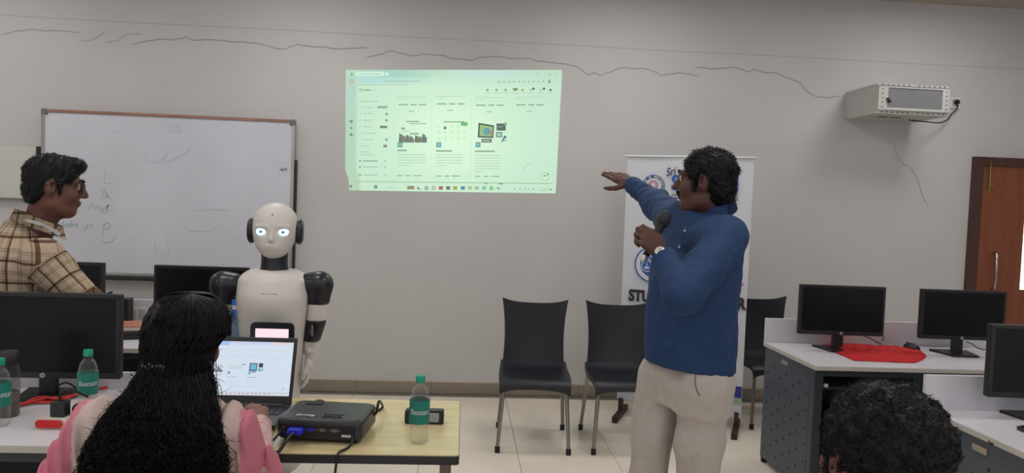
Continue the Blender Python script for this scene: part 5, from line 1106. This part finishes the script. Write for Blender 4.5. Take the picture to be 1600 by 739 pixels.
# shirt with the check running along the body and along the sleeves
TS = [(.84, 0, 0, .175, .13), (1.0, 0, 0, .18, .14), (1.12, 0, -.004, .192, .142), (1.22, 0, -.012, .2, .14), (1.3, 0, -.014, .175, .12), (1.36, 0, -.006, .12, .09), (1.41, 0, .004, .075, .07)]
S = SDF((-2.35, 2.9, .8), (-1.1, 3.75, 1.5), .0065); S.frame(Rb, b0); S.loft(TS, .02); S.frame(); S.chain([RS, RE], [.084, .068], .05); S.chain([RE, RW-(RW-RE)*.15], [.066, .046], .02); S.chain([LSh, LE], [.08, .064], .05); S.chain([LE, LW-(LW-LE)*.15], [.062, .045], .02)
S.warp(ripple(51, 42, .0042, 8)); S.warp(ripple(52, 105, .0012, 8)); S.warp(folds(RS, RE, 80, .005)); S.warp(folds(RE, RW, 120, .004)); me = S.mesh('shirt', 1)
V = verts_of(me); Lc = (V-b0)@Rb; ang = np.arctan2(Lc[:, 0], Lc[:, 1]); uv = np.zeros((len(V), 3)); uv[:, 0] = ang*.17; uv[:, 1] = V[:, 2]+.06*Lc[:, 0]
for a_, b_, r_ in ((RS, RE, .082), (RE, RW, .062), (LSh, LE, .078), (LE, LW, .06)):
    ab = b_-a_; L_ = np.linalg.norm(ab); u_ = ab/L_; t = np.clip((V-a_)@u_, -.02, L_); dv = V-a_-t[:, None]*u_; ds = np.linalg.norm(dv, axis=1); a1 = np.cross(u_, (0, 1, .2)); a1 /= np.linalg.norm(a1); b1 = np.cross(u_, a1)
    arm_ = (ds < r_*1.14) & (t > .025 if a_ is RS or a_ is LSh else t > -1); uv[arm_, 0] = (np.arctan2(dv@a1, dv@b1)*r_)[arm_]; uv[arm_, 1] = (t+(.31 if a_ is RE or a_ is LE else 0))[arm_]
at = me.attributes.new('cloth', 'FLOAT_VECTOR', 'POINT'); at.data.foreach_set('vector', (uv+5).ravel().astype(np.float32)); sh = obj('shirt', me, 'checked_cotton', e, world=True)
co_ = collar(Rb, NB+np.array((.005, 0, .012)), .073, .036, 'checked_cotton', sh, .7, .5); cm = co_.data; V = verts_of(cm); at = cm.attributes.new('cloth', 'FLOAT_VECTOR', 'POINT'); at.data.foreach_set('vector', (np.stack([V[:, 0]*1.3, V[:, 2], V[:, 1]], 1)+5).ravel().astype(np.float32))
bv = bvh_of(sh.data, cm); P = []
for t in np.linspace(0, 1, 22):
    pts = [(37, 345), (50, 347), (64, 351), (78, 358), (86, 363), (92, 368)]; k = min(int(t*5), 4); q = Vector(pts[k]).lerp(Vector(pts[k+1]), t*5-k); h = snap(bv, q.x, q.y, .004)
    if h: P.append(h)
for _ in range(4): P = [P[0]]+[((P[i-1][0]+P[i][0]*2+P[i+1][0])/4, P[i][1]) for i in range(1, len(P)-1)]+[P[-1]]
if len(P) > 3:
    m_ = MB(); A = []; B = []
    for i, (p, n_) in enumerate(P):
        tg_ = (P[min(i+1, len(P)-1)][0]-P[max(i-1, 0)][0]).normalized(); s_ = Vector((0, -.4, 1)).cross(tg_).cross(tg_).normalized()*.009; A.append(p+s_); B.append(p-s_)
    m_.grid([A, B]); m_.grid([A, B], flip=True); ly = m_.build('lanyard', 'lanyard', e, world=True)
    h = snap(bv, 69, 350, .008); MB().lathe([(.008, 0), (.008, .002)], 14, Matrix.Translation(h[0])@Matrix.Rotation(PI/2, 4, 'X')).build('lanyard_print', 'lanyard_blue', ly, world=True)
S = SDF((-2.3, 2.95, .03), (-1.4, 3.5, 1.0), .01); S.frame(Rb, b0); S.loft([(.76, 0, 0, .165, .12), (.95, 0, 0, .16, .12)], .02); S.chain([(-.09, 0, .8), (-.09, .01, .45), (-.09, 0, .06)], [.095, .075, .065], .02); S.chain([(.09, 0, .8), (.09, .02, .45), (.09, .02, .06)], [.095, .075, .065], .02); S.plane((0, 0, .045), (0, 0, -1)); obj('trousers', S.mesh('trousers', 1), 'trouser_dark', e, world=True)
for F_ in (LF, RF): S = SDF(F_-np.array((.22, .22, .09)), F_+np.array((.22, .22, .12)), .008); S.frame(Rb, F_*np.array((1, 1, 0))); S.ell((0, .06, .035), (.045, .105, .036), .03).ell((0, -.03, .05), (.04, .055, .05), .03); S.plane((0, 0, .002), (0, 0, -1)); obj('shoe', S.mesh('shoe', 1), 'shoe_black', e, world=True)

# ------------------------------------------------------------------ the woman at the laptop
WYc = 2.0
HC = np.array((U(284, 540, WYc).x, WYc+.005, 1.152)); HS = .98; Rh = rotm(math.atan2(.95, .33)-PI/2, -.12); wx = U(268, 690, WYc).x; b0 = np.array((wx, WYc-.01, 0)); Rb = rotm(-.04); NB = np.array((wx+.02, WYc-.01, .985))
e = empty('person', b0, 0, 'seated woman in a pink dress with long wavy black hair at the laptop', 'person')
RS = W3(360, 668, 2.0); RE = W3(394, 722, 2.13); RW = W3(406, 660, 2.43); LSh = W3(152, 668, 1.99); LE = W3(98, 770, 2.08); LW = np.array((LE[0]+.12, 2.33, .79))
S = SDF((-1.35, 1.7, .0), (-.3, 2.85, 1.32), .006); head(S, Rh, HC, HS); neck(S, Rh, HC, HS, NB, .05); S.frame(Rb, b0); S.loft([(.5, 0, 0, .13, .08), (.8, 0, 0, .12, .08), (.95, 0, 0, .1, .06)], .03); S.frame()
S.chain([RS, RE, RW], [.042, .034, .024], .02); S.chain([LSh, LE, LW], [.042, .034, .024], .02)
hand(S, RW, W3(400, 633, 2.52)-RW, (0, .2, -1), (-1, 0, .1), [(.35, .5, .4), (.3, .5, .4), (.35, .5, .4), (.4, .5, .4)], .92); hand(S, LW, (.1, 1, -.1), (0, .2, -1), (1, 0, .1), [(.35, .5, .4)]*4, .92)
KN = [b0+np.array((s*.11, .44, .5)) for s in (-1, 1)]; FT = [b0+np.array((s*.12, .42, .06)) for s in (-1, 1)]; HP = [b0+np.array((s*.09, 0, .55)) for s in (-1, 1)]
for i in (0, 1): S.chain([HP[i], KN[i], FT[i], FT[i]+np.array((0, .13, -.03))], [.06, .05, .035, .022], .02)
body = obj('body', S.mesh('body', 1), 'skin_warm', e, world=True); face_bits(Rh, Vector(HC), HS, body)
S = SDF((-1.35, 1.6, .08), (-.3, 2.75, 1.1), .008); S.frame(Rb, b0); S.loft([(.46, 0, 0, .2, .16), (.62, 0, 0, .17, .13), (.78, 0, 0, .16, .115), (.88, 0, 0, .168, .11), (.94, 0, 0, .15, .095), (.99, 0, 0, .09, .075)], .03); S.frame()
S.chain([RS, RE], [.056, .05], .04); S.chain([LSh, LE], [.058, .054], .04); S.chain([LE, LW-(LW-LE)*.2], [.055, .042], .02)
for i in (0, 1): S.chain([HP[i], KN[i], FT[i]+np.array((0, 0, .08))], [.1, .085, .075], .04)
S.warp(ripple(61, 42, .0035, 8)); dr_ = obj('dress', S.mesh('dress', 1), 'kameez_pink', e, world=True)
S = SDF(np.minimum(RE, RW)-.1, np.maximum(RE, RW)+.1, .006); S.chain([RE, RW-(RW-RE)*.12], [.062, .038], .02); S.warp(folds(RE, RW, 90, .003)); obj('sleeve', S.mesh('sleeve', 1), 'sleeve_print', e, world=True)
# shawl over both shoulders: pink and cream bands along its length
def shawl_mat(name, cx):
    m = bpy.data.materials.new(name); m.use_nodes = True; nt = m.node_tree; N = nt.nodes; L = nt.links; b = N['Principled BSDF']; b.inputs['Roughness'].default_value = .85; b.inputs['Specular IOR Level'].default_value = .15
    at = N.new('ShaderNodeAttribute'); at.attribute_name = 'cloth'; sp = N.new('ShaderNodeSeparateXYZ'); L.new(at.outputs['Vector'], sp.inputs[0]); nz = N.new('ShaderNodeTexNoise'); nz.inputs['Scale'].default_value = 55; L.new(at.outputs['Vector'], nz.inputs['Vector'])
    ad = N.new('ShaderNodeMath'); ad.operation = 'MULTIPLY_ADD'; ad.inputs[1].default_value = .09; L.new(nz.outputs['Fac'], ad.inputs[0]); L.new(sp.outputs[0], ad.inputs[2])
    rp = N.new('ShaderNodeValToRGB'); L.new(ad.outputs[0], rp.inputs[0]); E_ = rp.color_ramp.elements; E_[0].position = .0; E_[0].color = srgb(128, 66, 84); E_[1].position = 1; E_[1].color = srgb(206, 120, 140)
    for p_, c_ in ((.28, (150, 84, 100)), (.315, (206, 186, 178)), (.6, (200, 178, 172)), (.635, (200, 122, 140))): el = E_.new(p_); el.color = srgb(*c_)
    L.new(rp.outputs[0], b.inputs['Base Color']); w_ = N.new('ShaderNodeTexNoise'); w_.inputs['Scale'].default_value = 240; bp = N.new('ShaderNodeBump'); bp.inputs['Strength'].default_value = .2; L.new(w_.outputs['Fac'], bp.inputs['Height']); L.new(bp.outputs[0], b.inputs['Normal']); MATS[name] = m
shawl_mat('shawl_cotton', wx)
S = SDF((-1.35, 1.65, .5), (-.3, 2.4, 1.12), .0065); S.frame(Rb, b0); S.loft([(.52, 0, 0, .21, .15), (.62, 0, 0, .19, .148), (.78, 0, 0, .178, .134), (.88, 0, 0, .182, .128), (.94, 0, 0, .165, .112), (.985, 0, 0, .12, .095), (1.02, 0, 0, .085, .08)], .03); S.frame(); S.chain([RS+np.array((0, 0, .0)), RE+(RE-RS)*.4], [.064, .062], .05); S.chain([LSh+np.array((0, 0, .008)), LSh+(LE-LSh)*.95], [.068, .075], .05)
def pleat(X, Y, Z): u = np.abs(X-wx-.02)*(1-.35*(Z-.95)); return .0075*np.sin(u*120+2.2*np.sin(Z*9)+Y*6)+.0025*np.sin(u*260+3*np.sin(Z*14))
S.warp(pleat); S.warp(ripple(63, 50, .003, 8)); S.v = np.maximum(S.v, (.075-np.abs(S.ax[0][:, None, None]-wx-.0)).astype(np.float32)+0*S.v); me = S.mesh('shawl', 1); V = verts_of(me)
u = np.where(V[:, 0] < wx, (wx-V[:, 0]-.07)/(.245+.25*np.clip(1.0-V[:, 2], 0, .3)), (V[:, 0]-wx-.075)/.2); at = me.attributes.new('cloth', 'FLOAT_VECTOR', 'POINT'); at.data.foreach_set('vector', np.stack([np.clip(u, 0, 1), V[:, 2], V[:, 1]], 1).ravel().astype(np.float32)); obj('shawl', me, 'shawl_cotton', e, world=True)
# hair: a core and strands that follow it
OUTL = [(457.2, 281, 291), (459, 268, 304), (466, 248, 322), (480, 231, 336), (500, 220, 344), (522, 214, 344), (538, 215, 331), (550, 216, 323), (575, 215, 319), (590, 212, 323), (603, 208, 330), (630, 190, 338), (660, 172, 344), (700, 156, 350), (739, 147, 354), (800, 142, 356), (850, 150, 348)]
SEC = []
for py, a_, b_ in OUTL:
    A, B = U(a_, py, 1.95), U(b_, py, 1.95); z = (A.z+B.z)/2; t = min(1, max(0, (1.1-z)/.12)); bb_ = .118*math.sqrt(max(.02, 1-((z-1.16)/.135)**2)) if z > 1.08 else .105-.02*t
    SEC.append((z, (A.x+B.x)/2-b0[0], (2.0-.0-.085*t)-b0[1], max(.012, (B.x-A.x)/2), bb_))
S = SDF((-1.3, 1.65, .58), (-.35, 2.2, 1.32), .0065); S.frame(None, b0); S.loft([(z, cx, cy, a_*.95, b_*.95) for z, cx, cy, a_, b_ in SEC if z < 1.255], .0); S.frame(Rh, HC, HS); S.ell((0, -.02, .036), (.082, .095, .089), .02); S.ell((0, .12, -.03), (.072, .08, .1), .02, 's'); S.ell((.085, .03, -.03), (.022, .034, .035), .015, 's'); S.frame()
def wave(X, Y, Z): k = np.clip((1.1-Z)/.16, 0, 1); return k*.010*np.sin(X*85+6*np.sin(Z*41)+2.5*np.sin(Y*40+Z*35))+(.002+.003*k)*np.sin(X*190+5*np.sin(Z*60)+Z*40)+k*.004*np.sin(Z*120+X*60)
S.warp(wave); hm = S.mesh('hair', 1)
A = np.array(sorted(SEC)); rg = np.random.default_rng(66); n = 3400; K = 44; top = rg.random(n) < .5; th = np.where(top, rg.uniform(0, PI*2, n), rg.uniform(PI*.95, PI*2.05, n)); z0 = np.where(top, 1.2845, rg.uniform(.78, 1.25, n)); z1 = np.maximum(.6, z0-rg.uniform(.3, .75, n)); z1 = np.where(top & (np.sin(th) > .12), 1.2, z1); top_ = np.where(np.sin(th) > .12, 1, 0); tt = np.linspace(0, 1, K)**1.15; Z = z0[:, None]+(z1-z0)[:, None]*tt
g = [np.interp(Z, A[:, 0], A[:, i]) for i in range(1, 5)]; kk = np.clip((1.1-Z)/.2, 0, 1); amp = .0012+.0085*kk; cl_ = rg.integers(0, 90, n); ph = rg.uniform(0, 6.28, 90)[cl_][:, None]+rg.normal(0, .35, (n, 1)); fq = rg.uniform(85, 150, 90)[cl_][:, None]; sc_ = rg.uniform(.95, 1.04, (n, 1))
ramp = np.where(top[:, None], np.clip(np.arange(K)[None]/3, .15, 1), 1.)
wv = amp*np.sin(fq*Z+ph)+.012*kk*np.sin(31*Z+ph*2); wv2 = amp*np.cos(fq*1.1*Z+ph*1.7); X = b0[0]+g[0]+g[2]*ramp*np.cos(th)[:, None]*sc_+wv; Y = b0[1]+g[1]+g[3]*ramp*np.sin(th)[:, None]*sc_+wv2*1.2-.004*kk
n2 = 420; i2 = rg.integers(0, n, n2); X2 = X[i2].copy(); Z2 = Z[i2].copy(); side = np.where(rg.random((n2, 1)) < .6, 1, -1); k_ = np.linspace(0, 1, K)[None]**1.5; X2 += side*k_*rg.uniform(.0, .03, (n2, 1))+.006*k_*np.sin(np.arange(K)[None]*rg.uniform(.4, .9, (n2, 1))+rg.uniform(0, 6, (n2, 1))); P = np.concatenate([np.stack([X, Y, Z], 2), np.stack([X2, Y[i2], Z2], 2)])
V, Q = mesh_vq(hm); hr = obj('hair', join_np('hair', [(V, Q), strands_mesh('s', P, .0013), curls(hm, 1600, .05, .005, 67, .001, None, 1.1)]), 'hair_black', e, world=True)
q = U(240, 566, 1.83); hc_ = MB(); y_ = None; bv = bvh_of(hm)
for k in range(7):
    h = snap(bv, 228+5*k, 570+2*math.sin(k*2.4), .006)
    if h: hc_.lathe([(.004, 0), (.0055, .004), (.003, .008), (0, .009)], 8, Matrix.Translation(h[0])@Matrix.Rotation(PI/2+.3*math.sin(k*3), 4, 'X')); hc_.tube([h[0], h[0]+Vector((.004*math.sin(k*2), -.006, .014*math.cos(k*1.7)))], .0016, 6)
hc_.build('hair_clip', 'hair_clip', hr, world=True)
M_ = Matrix(Rh).to_4x4(); M_.translation = HC; ep = M_@(Vector((.086, -.002, -.052))*HS); er = MB().tube([ep+Vector((.013*math.cos(a), 0, .013*math.sin(a)-.006)) for a in np.linspace(0, 2*PI, 19)], .0042, 8, False); er.lathe([(.0, -.004), (.004, 0), (0, .004)], 10, Matrix.Translation(ep+Vector((0, 0, -.006)))); er.build('earring', 'earring', e, world=True)

# ------------------------------------------------------------------ the seated man whose head shows in front
HC = W3(1377, 719, 1.15); HS = 1.0; Rh = rotm(math.atan2(.99, -.06)-PI/2, .02); b0 = np.array((HC[0]+.02, 1.1, 0)); e = empty('person', b0, 0, 'seated man with short curly black hair seen from behind', 'person'); NB = np.array((HC[0]+.012, 1.12, 1.0))
S = SDF((.25, .7, .0), (1.25, 1.95, 1.36), .007); head(S, Rh, HC, HS); neck(S, Rh, HC, HS, NB, .056); S.frame(rotm(.1), b0); S.loft([(.5, 0, 0, .13, .08), (.8, 0, 0, .12, .08), (.96, 0, 0, .1, .06)], .03)
KN = [(s*.12, .46, .5) for s in (-1, 1)]; FT = [(s*.13, .44, .06) for s in (-1, 1)]; AR = [[(s*.19, 0, .93), (s*.23, .08, .66), (s*.13, .33, .6)] for s in (-1, 1)]
for i, s in enumerate((-1, 1)): S.chain([(s*.09, 0, .56), KN[i], FT[i]], [.06, .05, .04], .02); S.chain(AR[i], [.045, .036, .027], .02)
Rw = S.R; Hs = [(S.w(AR[i][2]), S.R@np.array((-s*.2, 1, -.15)), S.R@np.array((-s, .2, .2))) for i, s in enumerate((-1, 1))]
for w_, d_, s_ in Hs: hand(S, w_, d_, (0, 0, -1), s_, [(.3, .4, .3)]*4)
body = obj('body', S.mesh('body', 1), 'skin_dark', e, world=True); face_bits(Rh, Vector(HC), HS, body)
S = SDF(HC-.22, HC+.22, .0045); S.frame(Rh, HC, HS); S.ell((0, -.013, .037), (.0895, .109, .0945), .02).ell((0, -.055, -.035), (.077, .058, .07), .02)
for s in (-1, 1): S.cone((s*.08, .02, .02), (s*.076, .026, -.03), .011, .007, .012); S.ell((s*.096, .002, -.022), (.022, .024, .034), .01, 's')
S.ell((0, .118, -.01), (.1, .07, .085), .012, 's'); S.ell((0, .04, -.1), (.1, .075, .085), .012, 's'); S.frame(); S.warp(ripple(71, 170, .0036, 9)); hm = S.mesh('hair', 0); V, Q = mesh_vq(hm); obj('hair', join_np('hair', [(V, Q), curls(hm, 6000, .014, .0032, 72, .0009)]), 'hair_black', e, world=True)
S = SDF((.25, .7, .4), (1.25, 1.6, 1.12), .009); S.frame(rotm(.1), b0); S.loft([(.47, 0, 0, .17, .13), (.7, 0, 0, .18, .13), (.85, 0, 0, .2, .125), (.95, 0, 0, .17, .1), (1.0, 0, 0, .09, .075)], .03)
for i, s in enumerate((-1, 1)): S.chain(AR[i][:2], [.075, .06], .05)
S.warp(ripple(73, 40, .004, 8)); sh = obj('shirt', S.mesh('shirt', 1), 'shirt_grey', e, world=True); collar(rotm(.1), NB+np.array((0, 0, -.002)), .07, .035, 'shirt_grey', sh, .7)
S = SDF((.25, .75, .04), (1.25, 1.8, .66), .01); S.frame(rotm(.1), b0); S.loft([(.46, 0, 0, .175, .14), (.6, 0, 0, .17, .13)], .02)
for i, s in enumerate((-1, 1)): S.chain([(s*.09, 0, .56), KN[i], FT[i]], [.1, .08, .065], .03)
S.plane((0, 0, .05), (0, 0, -1)); obj('trousers', S.mesh('trousers', 1), 'trouser_dark', e, world=True)
for i in (0, 1):
    F_ = rotm(.1)@np.array(FT[i])+b0; S = SDF(F_-np.array((.22, .22, .09)), F_+np.array((.22, .22, .12)), .008); S.frame(rotm(.1), F_*np.array((1, 1, 0))); S.ell((0, .06, .035), (.045, .105, .036), .03).ell((0, -.03, .05), (.04, .055, .05), .03); S.plane((0, 0, .002), (0, 0, -1)); obj('shoe', S.mesh('shoe', 1), 'shoe_black', e, world=True)
